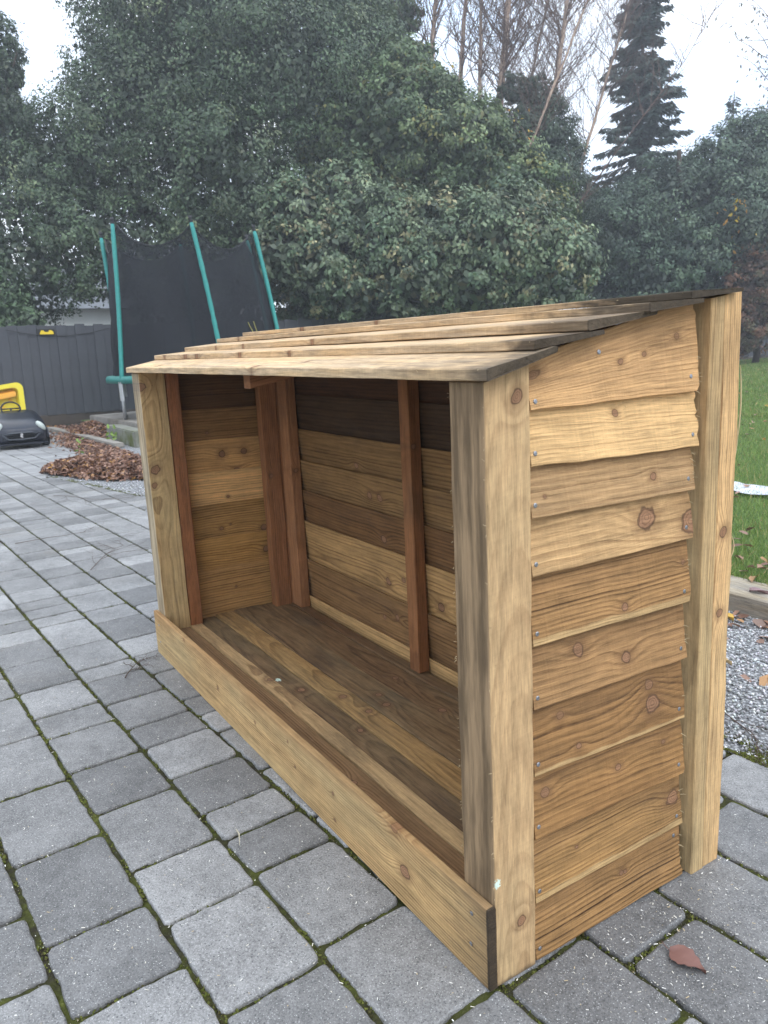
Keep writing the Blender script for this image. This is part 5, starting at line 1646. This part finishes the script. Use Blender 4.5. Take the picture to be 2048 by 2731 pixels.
# thin half bare birch at the right
random.seed(9)
e = empty('thin_birch', (-14.6, 23.2, 0.1), 'thin tree with a few last leaves against the sky at the right edge', 'tree')
mb = MB(); mb.add(tube([(0, 0, 0), (.1, .1, 4), (.25, .35, 7), (.5, .6, 10.5)], [.08, .06, .035, .008], 6)); mb.build('trunk', M_bark, e)
mb = MB(); PO = []
for q in range(44):
    t = random.uniform(.45, 1); p0 = Vector((.25 * t * t, .4 * t * t, 10 * t)); a = random.uniform(0, 6.28)
    d = Vector((math.cos(a), math.sin(a), random.uniform(.5, 1.6))).normalized(); L = random.uniform(.8, 2.2); pts = [p0]
    for s in range(5):
        d = (d + Vector((random.gauss(0, .2), random.gauss(0, .2), random.gauss(0, .1)))).normalized(); pts.append(pts[-1] + d * L / 5)
        for _ in range(2):
            d2 = (d + Vector((random.gauss(0, .8), random.gauss(0, .8), random.gauss(0, .5)))).normalized(); q2 = pts[-1] + d2 * L * .3
            mb.add(tube([pts[-1], q2], [.006, .002], 3, cap=False)); PO += [q2, pts[-1] + d2 * L * .15]
    mb.add(tube(pts, [.018, .014, .011, .008, .006, .003], 3, cap=False))
mb.build('twigs', M_btwig, e)
PO = np.array([tuple(p) for p in PO if random.random() < .55]); n_ = len(PO)
ax, ay, a3 = frames(rng.normal(size=(n_, 3)), np.array([0, 0, -1.]), .5)
scatter('leaves', QL_V, QL_F, PO, ax, ay, a3, rng.uniform(.08, .14, n_), np.array([(.10, .09, .04)] * n_), M_fol, parent=e)
# last yellow leaves on the shrubs and birches
yl = []
for (c0, r_, n_) in (((-14.5, 12.9, 5.9), .5, 40), ((-14.3, 13.1, 4.9), .7, 40), ((-13.6, 9.9, 6.2), .9, 30), ((-12.0, 18.2, 4.2), .5, 26), ((-12.3, 18.6, 3.5), .6, 16)):
    for _ in range(n_): yl.append(tuple(np.array(c0) + rng.normal(0, r_ * .5, 3)))
yl = np.array(yl); n_ = len(yl)
ax, ay, a3 = frames(rng.normal(size=(n_, 3)) + np.array([.8, -.5, .3]), np.array([0, 0, -1.]), .5)
o = scatter('yellow_leaves', QL_V, QL_F, yl, ax, ay, a3, rng.uniform(.09, .15, n_), np.array([(.55, .38, .04), (.50, .25, .04)])[rng.integers(0, 2, n_)], M_fol, kind='stuff')

# ---- neighbour's house glimpsed through the trees at the left
hs = empty('neighbour_house', (-25.5, 3.9, 0), 'pale rendered neighbouring house glimpsed through leaves above the fence at the left', 'house')
mb = MB(); mb.box(-5, 0, -4.2, 4.0, -0.05, 2.75); mb.build('wall', plain('white_render', (0.74, 0.76, 0.72), 0.8, 0.2, .06, 3), hs)
mb = MB(); mb.add(([(-5.3, -4.5, 2.7), (0.35, -4.5, 2.7), (0.35, 4.3, 2.7), (-5.3, 4.3, 2.7), (-2.5, -3.0, 4.3), (-2.5, 2.8, 4.3)], [[0, 3, 2, 1], [0, 1, 4], [1, 2, 5, 4], [2, 3, 5], [3, 0, 4, 5]]))
mb.build('roof', plain('grey_roof', (0.16, 0.17, 0.18), 0.8), hs)
for yy_ in (-2.0, 1.2):
    mb = MB(); mb.box(0.003, 0.05, yy_, yy_ + 1.2, 1.0, 2.1); wn = mb.build('window', plain('dark_glass', (0.03, 0.035, 0.04), 0.1, 0.5), hs)
    mb = MB()
    for (a, b, c_, d_) in ((yy_ - .05, yy_, .95, 2.15), (yy_ + 1.2, yy_ + 1.25, .95, 2.15), (yy_, yy_ + 1.2, 2.1, 2.15), (yy_, yy_ + 1.2, .95, 1.0), (yy_ + .575, yy_ + .625, 1.0, 2.1)): mb.box(0.003, .065, a, b, c_, d_)
    mb.build('frame', plain('white_frame', (.75, .75, .75), .5), wn)

# ================================================================ damp autumn air
HZ = 0.0042
mb = MB(); mb.box(-72, 52, -52, 77, -1.2, 20)
hz_ = mb.build('haze', None, None); hz_['kind'] = 'stuff'
hm = bpy.data.materials.new('haze'); hm.use_nodes = True; hm.node_tree.nodes.clear()
ho = hm.node_tree.nodes.new('ShaderNodeOutputMaterial'); hv = hm.node_tree.nodes.new('ShaderNodeVolumePrincipled')
hv.inputs['Color'].default_value = (0.90, 0.95, 1.0, 1); hv.inputs['Density'].default_value = HZ; hv.inputs['Anisotropy'].default_value = 0.3
hm.node_tree.links.new(hv.outputs[0], ho.inputs['Volume']); hz_.data.materials.append(hm)
